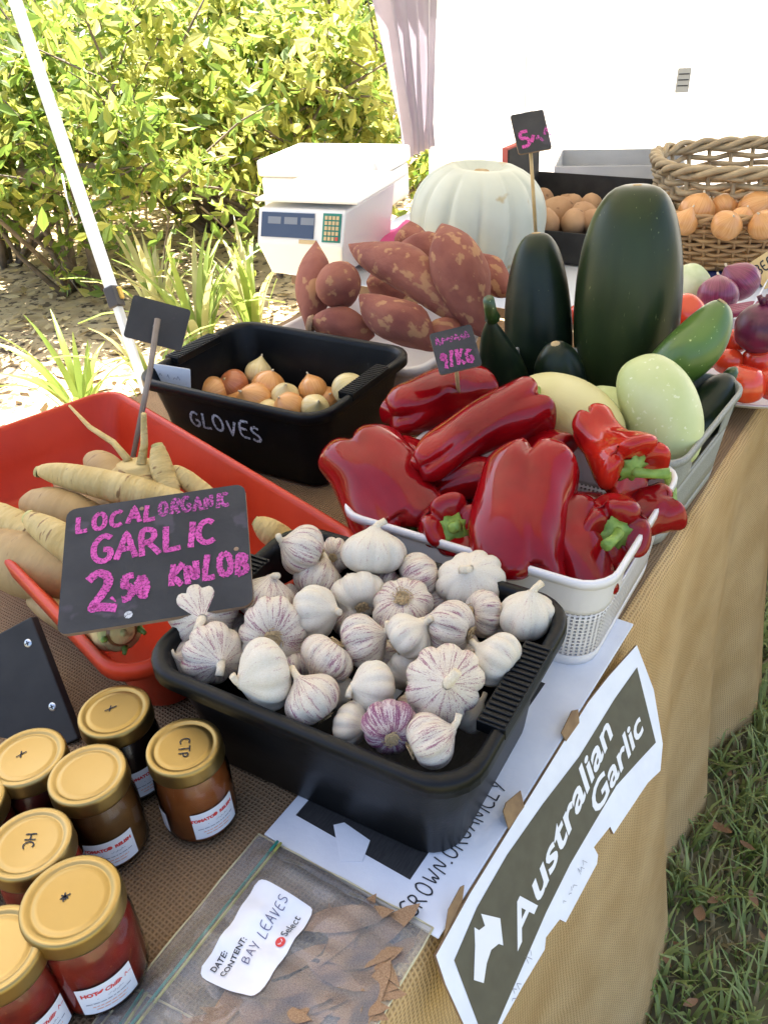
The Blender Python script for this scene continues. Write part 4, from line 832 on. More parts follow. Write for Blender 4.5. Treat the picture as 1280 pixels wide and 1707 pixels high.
# blank label seen from behind, on a stick in the parsnips
tl, tr, bl = atd(223, 491, 1.12), atd(319, 517, 1.13), atd(207, 561, 1.12)
o, w_, h_ = sign('price_label', 'dark price label seen from the back on a grey stick in the parsnips', tl, tr, bl, .003)
mesh('chalk_smudge', *revolve([(.0, .0004), (.008, .0004)], 9)[:2], 'grey_smudge', o, M=Matrix.Translation((.5*w_, .35*h_, 0)) @ Matrix.Diagonal((.6, 1.6, 1, 1)))
q = mesh('stick', *tube([atd(263, 532, 1.112), atd(250, 620, 1.10), at(222, 762, .86)], [.0042, .004, .0036], 7), 'grey_stick'); q.parent = o; q.matrix_parent_inverse = o.matrix_basis.inverted()
tl, tr, bl = atd(715, 557, 1.03), atd(785, 540, 1.03), atd(723, 628, 1.02)
o, w_, h_ = sign('price_label', 'small price label chalked 9/KG on a wooden skewer in the peppers', tl, tr, bl, .003)
chalk(o, '9/KG', .12, .12, .34, .07, 'pink_chalk', 0, .25, ax=.5); mesh('chalk_smear', *scribble(.8*w_, .2*h_, .05*h_, 9, .1), 'faint_chalk', o, False, M=Matrix.Translation((.1*w_, .68*h_, .0006)))
q = mesh('skewer', *tube([tl.lerp(tr, .55)+(bl-tl)*.5+V((0, .0035, 0)), at(766, 676, .90)], .0026, 7), 'bamboo'); q.parent = o; q.matrix_parent_inverse = o.matrix_basis.inverted()
D5 = depth(at(893, 388, 1.045))
tl, tr, bl = atd(850, 192, D5+.01), atd(905, 182, D5+.01), atd(855, 259, D5)
o, w_, h_ = sign('price_label', 'black price label with a pink chalked 5, on a skewer stuck in the upright zucchini', tl, tr, bl, .003)
chalk(o, '5', .12, .15, .36, .08, 'pink_chalk'); chalk(o, '.', .34, .30, .3, .08, 'pink_chalk'); chalk(o, '/', .44, .24, .16, .08, 'pink_chalk'); mesh('chalk_smear', *scribble(.3*w_, .4*h_, .06*h_, 4, .1), 'faint_chalk', o, False, M=Matrix.Translation((.60*w_, .2*h_, .0006)))
q = mesh('skewer', *tube([tl.lerp(tr, .55)+(bl-tl)*.6+V((0, .0035, 0)), at(893, 392, 1.025)], .0028, 7), 'bamboo'); q.parent = o; q.matrix_parent_inverse = o.matrix_basis.inverted()
# ================================================================== jars
def wrap(o, r, z0):
    "bend a flat label (x along, y up) round a jar of radius r"
    for v in o.data.vertices:
        a = v.co.x/r; rr = r+v.co.z; v.co = V((rr*sin(a), -rr*cos(a), z0+v.co.y))
    o.data.update()
def jar(px, py, sauce, label, kind, face=38, r=.033, h=.094, ink=None):
    P = at(px, py, TZ+.004+h); t = empty('jam_jar', rotz(V((P.x, P.y, TZ+.003)), R_(face)), label, 'jar', 'jars of preserves on the burlap'); hl = h-.016
    gp_ = [(0, .001), (r*.8, .001), (r*.95, .003), (r, .01), (r, hl-.020), (r*.96, hl-.012), (r*.86, hl-.004), (r*.84, hl), (r*.84, h-.003)]
    mesh('glass', *revolve(gp_, 40)[:2], 'jar_glass', t)
    k = r-.0016; c_ = [(0, .003), (k*.8, .003), (k*.97, .006), (k, .012), (k, hl-.021), (k*.95, hl-.013), (k*.85, hl-.006), (k*.8, hl-.003), (0, hl-.003)]
    mesh('contents', *revolve(c_, 36)[:2], sauce, t)
    L_ = r*.985
    lp = [(L_*.97, hl-.001), (L_, hl), (L_*1.01, hl+.002), (L_, hl+.004), (L_, h-.004), (L_*.985, h-.0012), (L_*.95, h), (L_*.82, h-.0004), (L_*.79, h-.0016), (L_*.74, h-.0018), (L_*.70, h-.0008), (L_*.62, h-.0012), (0, h-.0012)]
    lid = mesh('lid', *revolve(lp, 48)[:2], 'gold_lid', t)
    if ink: mesh('lid_writing', *hand(ink, -.008, -.004, .009, .0011), 'ink', lid, False, M=Matrix.Translation((0, 0, h-.0006)) @ Matrix.Rotation(R_(-face-(85 if len(ink) > 1 else 25)), 4, 'Z'))
    # paper label
    K = 14; w_, lh = .042, .032; v = [(-w_/2+w_*i/K, y, 0) for y in (0, lh) for i in range(K+1)]; f = [(i, i+1, K+2+i, K+1+i) for i in range(K)]
    lb = mesh('label', v, f, 'paper', t, True); wrap(lb, r+.0004, .012)
    def line(body, size, y, mat, bold=0, x=0, sh=0):
        tx = text('label_print', body, size, mat, lb, None, sh, bold, 'CENTER')
        for q in tx.data.vertices: q.co.x += x; q.co.y += y; q.co.z = .0003
        wrap(tx, r+.0004, .012)
    def marks(vf, x, y, mat, nm):
        q = mesh(nm, [(p[0]+x, p[1]+y, .0003) for p in vf[0]], vf[1], mat, lb, False); wrap(q, r+.0004, .012)
    if kind == 'hot': line('HOT', .0058, .022, 'label_red', .0003, -.012); line('Chilli', .0056, .022, 'label_red', .0002, .0045, .2); marks(scribble(.009, .004, .0006, 3, .1), .0108, .022, 'label_red', 'label_marks'); marks(([(-.003, .001, 0), (-.001, .0025, 0), (.002, .0042, 0), (.0026, .0034, 0), (.0008, .0008, 0), (-.0015, .0002, 0)], [(0, 5, 4, 3, 2, 1)]), -.0042, .0225, 'label_red', 'chilli_mark')
    else:
        line('TOMATO', .0048, .022, 'label_red', .0003, -.0115); line('RELISH', .0048, .022, 'label_red', .0003, .0115)
        d_ = mesh('label_dot', *revolve([(0, .0003), (.0022, .0003)], 12)[:2], 'label_red', lb)
        for q in d_.data.vertices: q.co.y += .0242
        wrap(d_, r+.0004, .012)
    marks(scribble(.02, .0032, .0004, 7, .15), -.008, .016, 'faint_ink', 'label_marks')
    for y, wd_, mt in ((.0125, .034, 'faint_ink'), (.0085, .026, 'label_orange'), (.0052, .022, 'label_orange')): marks(smallprint(wd_, int(y*1e4)), 0, y, mt, 'label_marks')
    v = [(-.009+.018*i/6, y, 0) for y in (0, .024) for i in range(7)]; lb2 = mesh('side_label', v, [(i, i+1, 8+i, 7+i) for i in range(6)], 'paper', t, True); wrap(lb2, r+.0004, .014); lb2.matrix_local = Matrix.Rotation(R_(-95), 4, 'Z')
    return t
jar(190, 1182, 'sauce_black', 'jar of black jam with a gold lid, next to the red trough', 'relish', 48, ink='X')
jar(306, 1241, 'sauce_tomato', 'jar of orange tomato relish with a gold lid, beside the garlic tub', 'tomato', 38, ink='CTP')
jar(145, 1287, 'sauce_brown', 'jar of brown tomato relish with a plain gold lid', 'relish', 22)
jar(44, 1258, 'sauce_dark', 'jar of dark red sauce with a gold lid, against the black framed board', 'hot', 15, ink='X')
jar(48, 1402, 'sauce_red', 'jar of red sauce with HC inked on its gold lid', 'hot', 25, ink='HC')
jar(117, 1496, 'sauce_red', 'large jar labelled HOT Chilli with a star inked on its gold lid', 'hot', 30, .0365, .098, '*')
jar(-12, 1580, 'sauce_red', 'jar of red chilli preserve with a plain gold lid, next to the large one', 'hot', 45, .034)
jar(-62, 1335, 'sauce_dark', 'jar of dark sauce mostly hidden behind the jar with HC on it', 'hot', 30)
# ------------------------------------------------------------------ black framed board at the left
a, b, c_ = at(-8, 1010, TZ+.105), at(52, 1028, TZ+.10), at(128, 1225, TZ+.012)
y_ = (b-c_).normalized(); x_ = (b-a); x_ = (x_-y_*x_.dot(y_)).normalized(); Mx = frame(c_, x_, y_, x_.cross(y_)); H = (b-c_).length
o = empty('framed_board', Mx, 'black framed board with a white panel leaning beside the jars', 'board')
bevel(mesh('frame_rail', *box(-.085, 0, -.004, H, -.012, 0), 'carton_black', o, False), .0015)
bevel(mesh('frame_rail', *box(-.30, -.215, -.004, H, -.012, 0), 'carton_black', o, False), .0015)
mesh('panel', *box(-.215, -.085, -.002, H-.005, -.010, -.004), 'paper', o, False)
for y in (H*.28, H*.82): 
    s_ = mesh('screw', *revolve([(0, .0006), (.0035, .001), (.0045, .0)], 12)[:2], 'steel', o, M=Matrix.Translation((-.014, y, 0))); mesh('slot', *join(box(-.0025, .0025, -.0005, .0005, .0008, .0013), box(-.0005, .0005, -.0025, .0025, .0008, .0013)), 'dark', s_, False)
# ------------------------------------------------------------------ flattened garlic carton under the tub
ct = empty('garlic_carton', frame(nu(-.2, .5, TZ+.002), UU, -NN, ZUP), 'flattened white garlic carton under the black tub, printed flap over the edge', 'carton')
CI = ct.matrix_world.inverted()
def cl(px, py): q = CI @ at(px, py, TZ+.005); return (q.x, q.y)
a = cl(440, 1390); uL = a[0]; nL = a[1]
bevel(mesh('top_panel', *box(uL-.0, .235, .0, nL, 0, .003), 'card_white', ct, False), .0008)
bk = [cl(532, 1358), cl(700, 1290), cl(760, 1420), cl(705, 1462), cl(655, 1500), cl(500, 1415)]
mesh('black_print', *poly([(uL+.03, .045), (.1, .045), (.1, nL-.012), (uL+.03, nL-.012)], .0003), 'card_black', ct, False, M=Matrix.Translation((0, 0, .003)))
mesh('white_arrow', *poly([cl(x, y) for x, y in ((556, 1376), (574, 1372), (617, 1402), (604, 1437), (567, 1436))][::-1], .0003), 'card_white', ct, False, M=Matrix.Translation((0, 0, .0036)))
p0 = cl(690, 1532); p1 = cl(845, 1312); dv = V((p1[0]-p0[0], p1[1]-p0[1], 0)); ang = math.atan2(dv.y, dv.x)
v, f = hand('GROWN.ORGANICLY', 0, 0, .0165, .0016, 0, .05, .8); k = dv.length/max(q[0] for q in v)
mesh('handwriting', [(q[0]*k, q[1], 0) for q in v], f, 'ink', ct, False, M=Matrix.Translation((p0[0], p0[1], .0036)) @ Matrix.Rotation(ang, 4, 'Z'))
# the flap: its own plane, tilted outward from the fold
TL = R_(56); DN = NN*cos(TL)+V((0, 0, -1))*sin(TL); FN = UU.cross(-DN)
FO = nu(-.2, .5, TZ+.004)
if FN.dot(NN) < 0: FN = -FN
FM = frame(FO, UU, -DN, FN); FI = FM.inverted()
def fp(px, py):
    d = CF+CR*((px-640)/FPX)-CU*((py-853.5)/FPX); k = (FO-CO).dot(FN)/d.dot(FN); q = FI @ (CO+d*k); return (q.x, q.y)
outl = [(772, 1478), (722, 1592), (738, 1640), (772, 1715), (826, 1715), (868, 1640), (903, 1582), (905, 1562), (928, 1532), (938, 1537), (990, 1440), (992, 1425), (985, 1412), (1012, 1378), (1018, 1390), (1075, 1305), (1096, 1285), (1100, 1240), (1085, 1150), (1070, 1110), (1057, 1076), (1010, 1128), (975, 1170), (935, 1225), (880, 1290), (835, 1352)]
fpz = [fp(*p) for p in outl]
fpz = [(x, min(y, -.001)) for x, y in fpz]
if sum(a_[0]*b_[1]-b_[0]*a_[1] for a_, b_ in zip(fpz, fpz[1:]+fpz[:1])) < 0: fpz = fpz[::-1]
flo = mesh('flap', *poly(fpz, .003), 'card_white', ct, False); flo.parent = ct; flo.matrix_local = CI @ FM; flo.data.materials.append(MATS['kraft'])
for p in flo.data.polygons:
    if abs(p.normal.z) < .5: p.material_index = 1
def fpoly(name, pts, mat, z, t=.0003):
    q = [fp(*p) for p in pts]
    if sum(a_[0]*b_[1]-b_[0]*a_[1] for a_, b_ in zip(q, q[1:]+q[:1])) < 0: q = q[::-1]
    return mesh(name, *poly(q, t), mat, flo, False, M=Matrix.Translation((0, 0, z)))
fpoly('olive_print', [(752, 1600), (790, 1512), (840, 1425), (900, 1340), (960, 1262), (1020, 1165), (1057, 1113), (1088, 1238), (1060, 1268), (1022, 1310), (985, 1372), (945, 1440), (905, 1520), (870, 1600), (835, 1680), (820, 1715), (795, 1715)], 'card_olive', .0031)
Z2 = lambda x, y: (640+x/2, 1050+y/2)
fpoly('arrow_emblem', [Z2(*p) for p in ((290, 990), (305, 1000), (325, 985), (312, 945), (375, 960), (385, 1050), (370, 1045), (345, 1065), (330, 1110), (320, 1175), (288, 1165), (292, 1050))], 'print_white', .0036)
for i, pl in enumerate(([(930, 1222), (948, 1185), (958, 1183), (960, 1205), (938, 1236)], [(833, 1352), (838, 1338), (862, 1318), (868, 1345), (842, 1382)], [(742, 1515), (762, 1478), (768, 1475), (765, 1500), (735, 1560)])): fpoly('torn_hole', pl, 'kraft', .0029, .001)
for body, q0, q1, qt in (('Australian', (858, 1580), (1018, 1220), (853, 1508)), ('Garlic', (986, 1366), (1070, 1212), (974, 1326))):
    h0, h1, ht = V((*fp(*q0), 0)), V((*fp(*q1), 0)), V((*fp(*qt), 0)); d3 = h1-h0; cap = abs((ht-h0).cross(d3.normalized()).z)
    tx = text('print_lettering', body, .06, 'print_white', flo, None, .25, .0013); wd = max(q.co.x for q in tx.data.vertices)
    tx.matrix_local = Matrix.Translation((h0.x, h0.y, .0037)) @ Matrix.Rotation(math.atan2(d3.y, d3.x), 4, 'Z') @ Matrix.Diagonal((d3.length/wd, cap/(.72*.06), 1, 1))
for sd_, q0, q1 in ((11, (938, 1512), (975, 1440)), (12, (852, 1672), (885, 1590))):
    h0, h1 = fp(*q0), fp(*q1); d3 = V((h1[0]-h0[0], h1[1]-h0[1], 0)); v, f = scribble(.06, .010, .0006, sd_, .25); k3 = d3.length/max(q[0] for q in v)
    mesh('pencil_note', [(q[0]*k3, q[1], 0) for q in v], f, 'faint_ink', flo, False, M=Matrix.Translation((h0[0], h0[1], .0034)) @ Matrix.Rotation(math.atan2(d3.y, d3.x), 4, 'Z'))
M_('seam', (.62, .56, .34), None, rough=.3)
# ------------------------------------------------------------------ zip bags with bay leaves
ZB = TZ+.004
def zipbag(label, P1, P2, P3, seed, bul, full):
    ex = (P2-P1); ey = (P3-P1); W_, H_ = ex.length, ey.length; ex.normalize(); ey = (ey-ex*ey.dot(ex)).normalized()
    o = empty('zip_bag', frame(V((P1.x, P1.y, ZB)), ex, ey, ZUP if ex.cross(ey).z > 0 else -ZUP), label, 'bag', None)
    rn = random.Random(seed); ph = [rn.uniform(0, 6) for _ in range(6)]; sg = 1 if ex.cross(ey).z > 0 else -1
    def hgt(x, y):
        s, t = x/W_, y/H_
        e = max(0, min(1, s*7))*max(0, min(1, (1-s)*9))*max(0, min(1, t*9))*max(0, min(1, (1-t)*7)); e = e*e*(3-2*e)
        return (.002+bul*e*(.5+.5*sin(pi*min(1, s*1.1))**.7)+e*.005*(sin(17*s+6*t+ph[0])+.7*sin(11*t-15*s+ph[1])+.35*sin(33*s+21*t+ph[2]))*.6+.0015*e*sin(50*t+ph[3]))*sg
    N_ = 44; v = [(W_*i/N_, H_*j/N_, hgt(W_*i/N_, H_*j/N_)) for j in range(N_+1) for i in range(N_+1)]
    f = [(j*(N_+1)+i, j*(N_+1)+i+1, (j+1)*(N_+1)+i+1, (j+1)*(N_+1)+i) for j in range(N_) for i in range(N_)]
    fm = mesh('film', v, f if sg > 0 else [q[::-1] for q in f], 'bag_film', o)
    mesh('film_back', [(0, 0, .0006*sg), (W_, 0, .0006*sg), (W_, H_, .0006*sg), (0, H_, .0006*sg)], [(0, 1, 2, 3) if sg > 0 else (3, 2, 1, 0)], 'bag_film', o, False)
    for x0, mt in ((.022, 'zip_green'), (.0255, 'zip_yellow')):
        mesh('zip_track', *tube([(x0, H_*t/20, .0065*sg) for t in range(21)], .0013, 5), mt, o)
    for pa, pb in (((0, 0), (W_, 0)), ((W_, 0), (W_, H_)), ((0, 0), (0, H_))):
        mesh('seam', *tube([(pa[0]+(pb[0]-pa[0])*t/12, pa[1]+(pb[1]-pa[1])*t/12, .0016*sg+.0008*sin(t*1.7)) for t in range(13)], .0009, 5), 'seam', o)
    return o, W_, H_, hgt, sg
P1, P2, P3 = at(432, 1392, ZB), at(722, 1548, ZB), at(118, 1742, ZB)
bag, W_, H_, hgt, sg = zipbag('clear zip bag of dried bay leaves with a white written label', P1, P2, P3, 3, .016, True)
bm_ = [leafmesh('bay_leaf', c_, 'bay_leaf', .62) for c_ in (.18, -.15, .3)]
BI = bag.matrix_world.inverted(); rn = random.Random(8)
for k in range(70):
    s_ = rn.uniform(.42, .93); t_ = rn.uniform(.08, .95)
    if s_ < .62 and t_ < .5 and rn.random() < .6: continue
    hh = abs(hgt(W_*s_, H_*t_)); L = rn.uniform(.026, .042); zz = rn.uniform(.003, max(.004, hh-.005))
    Mx = bag.matrix_world @ Matrix.Translation((W_*s_, H_*t_, zz*sg)) @ Matrix.Rotation(rn.gauss(1.0, .7), 4, 'Z') @ Matrix.Rotation(rn.uniform(-.12, .12), 4, 'X') @ Matrix.Diagonal((L, L, L*.35, 1))
    tag(obj('bay_leaf', bm_[k % 3], None, Mx), 'dried brown bay leaf inside the clear zip bag', 'leaf', 'bay leaves in the zip bag')
# label on the bag
def bl_(px, py): q = BI @ at(px, py, ZB+.017); return V((q.x, q.y, 0))
c1, c2, c3 = bl_(432, 1470), bl_(525, 1512), bl_(305, 1608)
ex, ey = (c2-c1), (c3-c1); lw, lh = ex.length, ey.length; ex.normalize(); ey = (ey-ex*ey.dot(ex)).normalized(); pr_ = rrect(lw, lh, .006, 6, 5)
cen = c1+ex*lw/2+ey*lh/2
def onbag(x, y, dz): p = cen+ex*x+ey*y; return (p.x, p.y, hgt(p.x, p.y)+dz*sg)
NL = 14; v = []; f = []
for j in range(NL+1):
    for i in range(NL+1):
        x, y = lw*(i/NL-.5), lh*(j/NL-.5); cx, cy = max(0, abs(x)-lw/2+.006), max(0, abs(y)-lh/2+.006); d_ = math.hypot(cx, cy)
        if d_ > .006: x -= math.copysign((cx-cx*.006/d_), x); y -= math.copysign((cy-cy*.006/d_), y)
        v.append(onbag(x, y, .0012))
f = [(j*(NL+1)+i, j*(NL+1)+i+1, (j+1)*(NL+1)+i+1, (j+1)*(NL+1)+i) for j in range(NL) for i in range(NL)]
lab = mesh('label', v, f, 'paper', bag)
def onlabel(vf, x, y, ang, mat, name='handwriting'):
    v, f = vf; return mesh(name, [onbag(x-p[1], y-p[0], .0021) for p in v], f, mat, lab, False)
# reading direction runs along -ey (toward the upper right of the bag), letters' tops toward -ex
A_ = -pi/2
onlabel(hand('BAY LEAVES', 0, 0, .0078, .0007, 0, .05, .7), lw*.10, lh*.24, A_, 'blue_ink')
def printed(body, size, x, y, bold=0, sh=0):
    t_ = text('label_print', body, size, 'ink', None, None, sh, bold); vf = ([tuple(q.co) for q in t_.data.vertices], [tuple(p.vertices) for p in t_.data.polygons]); bpy.data.objects.remove(t_)
    onlabel(vf, x, y, A_, 'ink', 'label_print')
printed('DATE:', .0062, -lw*.30, lh*.42, .0001); printed('CONTENT:', .0062, -lw*.14, lh*.42, .0001); printed('Select', .0085, lw*.37, -lh*.12)
onlabel(([(.004*cos(k*.4189), .004*sin(k*.4189), 0) for k in range(15)], [tuple(range(15))]), lw*.33, -lh*.06, 0, 'label_red', 'round_emblem'); onlabel(ribbon([(-.0022, .001), (-.001, -.0015), (0, .0008), (.001, -.0015), (.0022, .001)], .0006), lw*.33, -lh*.06, A_, 'paper', 'emblem_mark')
Q1 = at(330, 1640, ZB); Q = at(118, 1690, ZB)
zipbag('second clear zip bag, mostly under the bay leaf bag', at(205, 1640, ZB-.001), at(520, 1800, ZB-.001), at(60, 1800, ZB-.001), 5, .004, False)
# ================================================================== the back table
# pumpkin
P = at(796, 358, .89); r = pxr(228, P)
def rf(th, t, r_, z): g_ = (1-abs(cos(13*th/2)))**2; return r_*(1-.075*g_*sin(pi*t)**.5), z
prof = [(max(0, sin(pi*j/24))**.72*r, -cos(pi*j/24)*r*.80+(.12*r if j < 2 else 0)-(.14*r if j > 22 else .03*r if j > 21 else 0)) for j in range(25)]
v, f, uv = revolve(prof, 130, rf); o = weld(mesh('pumpkin', v, f, 'pumpkin', None, True, M=Matrix.Translation((P.x, P.y, TZ+.004+r*.78)) @ Matrix.Rotation(.08, 4, 'Y'))); tag(o, 'large ribbed pale green white pumpkin behind the sweet potatoes', 'pumpkin')
mesh('stem_scar', *revolve([(0, r*.68), (r*.1, r*.69), (r*.14, r*.64)], 10)[:2], 'garlic_root', o)
# scale
Dsc = 2.02
fl_, fr_ = atd(428, 405, Dsc), atd(572, 412, Dsc-.08); xs = V((fr_.x-fl_.x, fr_.y-fl_.y, 0)); SW = xs.length; xs.normalize(); ys = V((-xs.y, xs.x, 0))
sc = empty('kitchen_scale', frame(V((fl_.x, fl_.y, TZ+.02)), xs, ys, ZUP), 'white electronic price scale with navy display on the white table', 'scale')
SZ = fl_.z-TZ-.02; SZ = max(SZ, .02)
v = [(0, 0, SZ), (SW, 0, SZ), (SW, .03, SZ+.075), (0, .03, SZ+.075), (0, .34, SZ+.075), (SW, .34, SZ+.075), (.02, .02, 0), (SW-.02, .02, 0), (SW-.02, .33, 0), (.02, .33, 0)]
bevel(mesh('body', v, [(0, 1, 2, 3), (3, 2, 5, 4), (0, 6, 7, 1), (1, 7, 8, 5, 2), (5, 8, 9, 4), (4, 9, 6, 0, 3), (9, 8, 7, 6)], 'scale_white', sc, False), .006)
fy = V((0, .03, .075)).normalized(); FMt = frame(V((0, 0, SZ)), V((1, 0, 0)), fy, V((1, 0, 0)).cross(fy))
dsp = mesh('display', *box(.012, SW*.66, .016, .072, .0, .003), 'scale_navy', sc, False, M=FMt)
for i in range(3): mesh('readout', *box(.03+i*SW*.19, .03+i*SW*.19+SW*.15, .046, .062, .003, .0036), 'scale_lcd', dsp, False)
kp = mesh('keypad', *box(SW*.76, SW*.96, .010, .074, 0, .003), 'scale_green', sc, False, M=FMt)
for i in range(4):
    for j in range(5): mesh('key', *box(SW*.785+i*SW*.042, SW*.785+i*SW*.042+SW*.03, .014+j*.0115, .014+j*.0115+.008, .003, .005), 'key_red' if (i == 3 and j == 0) else 'key', kp, False)
mesh('key_block', *box(SW*.50, SW*.70, .004, .013, .0, .003), 'key', sc, False, M=FMt)
bevel(mesh('weighing_tray', *box(-.01, SW+.03, .035, .36, SZ+.088, SZ+.096), 'scale_white', sc, False), .003); mesh('tray_post', *box(SW*.4, SW*.6, .15, .22, SZ+.07, SZ+.09), 'dark', sc, False)
for x in (.03, SW-.03):
    for y in (.04, .31): mesh('foot', *tube([(x, y, 0), (x, y, -.0165)], .009, 8), 'dark', sc)
# white cool box behind the scale, pink cloth beside it
C_ = atd(530, 300, 2.55); o = empty('cool_box', frame(V((C_.x, C_.y, TZ+.004)), xs, ys, ZUP), 'white cool box with a flat lid standing behind the scale', 'cool box')
bevel(mesh('body', *box(-.2, .19, -.0, .28, 0, C_.z-TZ-.0), 'scale_white', o, False), .012); bevel(mesh('lid', *box(-.206, .196, -.006, .286, C_.z-TZ+.001, C_.z-TZ+.05), 'scale_white', o, False), .010)
a = at(650, 430, TZ+.01); v, f = [], []
for j in range(15):
    for i in range(19):
        s_, t_ = i/18-.5, j/14-.5; p = a+xs*(s_*.30)+ys*(t_*.30+.08); v.append((p.x, p.y, TZ+.006+.055*max(0, 1-(2*s_)**2)*max(0, 1-(2*t_)**2)*(1+.3*sin(9*s_+5*t_))+.006*sin(31*s_+11*t_)))
o = mesh('pink_cloth', v, [(j*19+i, j*19+i+1, (j+1)*19+i+1, (j+1)*19+i) for j in range(14) for i in range(18)], 'pink_cloth'); tag(o, 'crumpled bright pink cloth beside the scale', 'cloth'); solidify(o, .002, 1)
# potato carton
def carton(name, label, c, ang, wx, wy, h0, h1, mat, extra=None):
    t = empty(name, rotz(V((c.x, c.y, TZ+.004)), ang), label, 'carton'); T = .004
    mesh('base', *box(-wx/2, wx/2, -wy/2, wy/2, 0, T), mat, t, False)
    for s in (-1, 1):
        x = s*(wx/2-T/2); v = [(x-T/2, -wy/2, T), (x+T/2, -wy/2, T), (x-T/2, wy/2, T), (x+T/2, wy/2, T), (x-T/2, -wy/2, h0), (x+T/2, -wy/2, h0), (x-T/2, wy/2, h1), (x+T/2, wy/2, h1)]
        mesh('side', v, [(0, 1, 5, 4), (2, 6, 7, 3), (0, 4, 6, 2), (1, 3, 7, 5), (4, 5, 7, 6), (0, 2, 3, 1)], mat, t, False)
    mesh('front', *box(-wx/2+T, wx/2-T, -wy/2, -wy/2+T, T, h0), mat, t, False); mesh('back', *box(-wx/2+T, wx/2-T, wy/2-T, wy/2, T, h1), mat, t, False)
    return t
Pc = at(950, 375, TZ+.06); angp = -.62
pc = carton('potato_carton', 'black carton of brushed potatoes with a raised flap', Pc, angp, .34, .27, .075, .15, 'carton_black')
fq = pc.matrix_world.inverted()
fa = fq @ atd(858, 300, depth(Pc)+.05); bevel(mesh('raised_flap', *box(-.17, -.155, -.05, .13, .09, .24), 'carton_red', pc, False), .001); mesh('flap_liner', *box(-.1545, -.150, -.05, .13, .09, .235), 'carton_black', pc, False)
pot = [(915, 325, 46), (935, 320, 44), (950, 345, 50), (925, 355, 56), (900, 340, 44), (975, 365, 50), (990, 372, 46), (955, 372, 44), (908, 372, 50), (985, 345, 40)]
for k, (px, py, dm) in enumerate(pot):
    P = at(px, py, TZ+.085); r = pxr(dm, P); d_ = V((rnd.gauss(0, 1), rnd.gauss(0, 1), rnd.gauss(0, .4))).normalized()*r*1.2
    spindle('potato', P-d_, P+d_, r, 'potato', 'brown brushed potato in the black carton', 'potato', 'potatoes in the black carton', .5, 400+k, .03, .06, 16, 12)
Pg = at(1030, 300, TZ+.06); carton('grey_carton', 'low grey carton behind the potato carton', Pg, -.3, .36, .25, .12, .12, 'carton_grey')
# wicker baskets
def wicker(name, label, c, ang, wx, wy, h, rows, mat, flare, rr, handle=0, stakes=40):
    t = empty(name, rotz(c, ang), label, 'basket', 'wicker baskets')
    def pt(s, z, off=0):
        f_ = 1-flare*(1-z/h); a = s*2*pi; e = .55
        cx, sy = cos(a), sin(a); m = (abs(cx)**(1/e*1.6)+abs(sy)**(1/e*1.6))**(-e/1.6)
        return V((cx*m*(wx/2*f_+off), sy*m*(wy/2*f_+off), z))
    for k in range(stakes): mesh('stake', *tube([pt(k/stakes, 0), pt(k/stakes, h*.5), pt(k/stakes, h)], rr*.8, 5), mat, t)
    for j in range(rows):
        z = h*(j+.6)/(rows+.2); n = stakes*4
        P = [pt(i/n, z+rr*.3*sin(i*.7+j*2), rr*1.25*cos(pi*i/4*1.0+pi*j)) for i in range(n+1)]
        mesh('weaver', *tube(P, rr, 5, False), mat, t)
    for k in range(3):
        n = stakes*4; P = [pt(i/n, h+rr*1.4*sin(i*.5+k*2.09), rr*1.4*cos(i*.5+k*2.09)) for i in range(n+1)]; mesh('rim_strand', *tube(P, rr*1.15, 6, False), mat, t)
    mesh('base', *loft([(wx*(1-flare)*.94, wy*(1-flare)*.94, .05, 0), (wx*(1-flare)*.94, wy*(1-flare)*.94, .05, .006)], 4, 5)[:2], mat, t)
    if handle:
        for k in range(3):
            P = []
            for i in range(41):
                a = pi*i/40; P.append(V((cos(a)*wx*.49+rr*1.3*cos(i*.8+k*2.09), rr*1.3*sin(i*.8+k*2.09), h*.8+sin(a)*handle)))
            mesh('handle_strand', *tube(P, rr*1.1, 6), mat, t)
    return t
pl = at(1245, 415, TZ+.06); lowb = V((pl.x+.02, pl.y+.05, TZ+.03))
wicker('onion_basket', 'brown wicker basket of onions behind the tomatoes', lowb, -.15, .40, .26, .115, 11, 'wicker', .12, .0042)
bc = empty('blue_crate', rotz(V((lowb.x, lowb.y, TZ+.003)), -.15), 'flat blue plastic crate under the onion basket', 'crate'); bevel(mesh('tray', *box(-.21, .21, -.14, .14, 0, .024), 'blue_plastic', bc, False), .004)
ub = at(1245, 285, TZ+.2); wicker('fruit_basket', 'wide grey brown wicker basket, raised at the back', V((ub.x+.11, ub.y+.08, TZ+.06)), -.2, .56, .36, .15, 8, 'wicker_grey', .1, .0068, 0, 34)
so_ = empty('basket_stand', rotz(V((ub.x+.11, ub.y+.08, TZ+.003)), -.2), 'low timber box under the wide wicker basket', 'box'); bevel(mesh('box', *box(-.18, .18, -.14, .14, 0, .055), 'wood_dark', so_, False), .003)
for k, (px, py, dm, ax) in enumerate([(1160, 353, 62, (.3, .8, .3)), (1205, 347, 48, (-.3, .8, -.3)), (1260, 350, 64, (.4, .2, .8)), (1210, 376, 50, (.1, .3, .9)), (1272, 375, 50, (-.5, .4, .6)), (1140, 372, 44, (.2, .5, .3)), (1235, 365, 40, (.2, .5, .3))]):
    onion(px, py, TZ+.135, dm, ax, 'onion', ['round golden onion in the wicker basket', 'onion with side neck in the wicker basket'][k == 2] if k in (2,) else 'round golden onion in the wicker basket', 'onions in the wicker basket', k)
P = at(1275, 245, TZ+.26); 
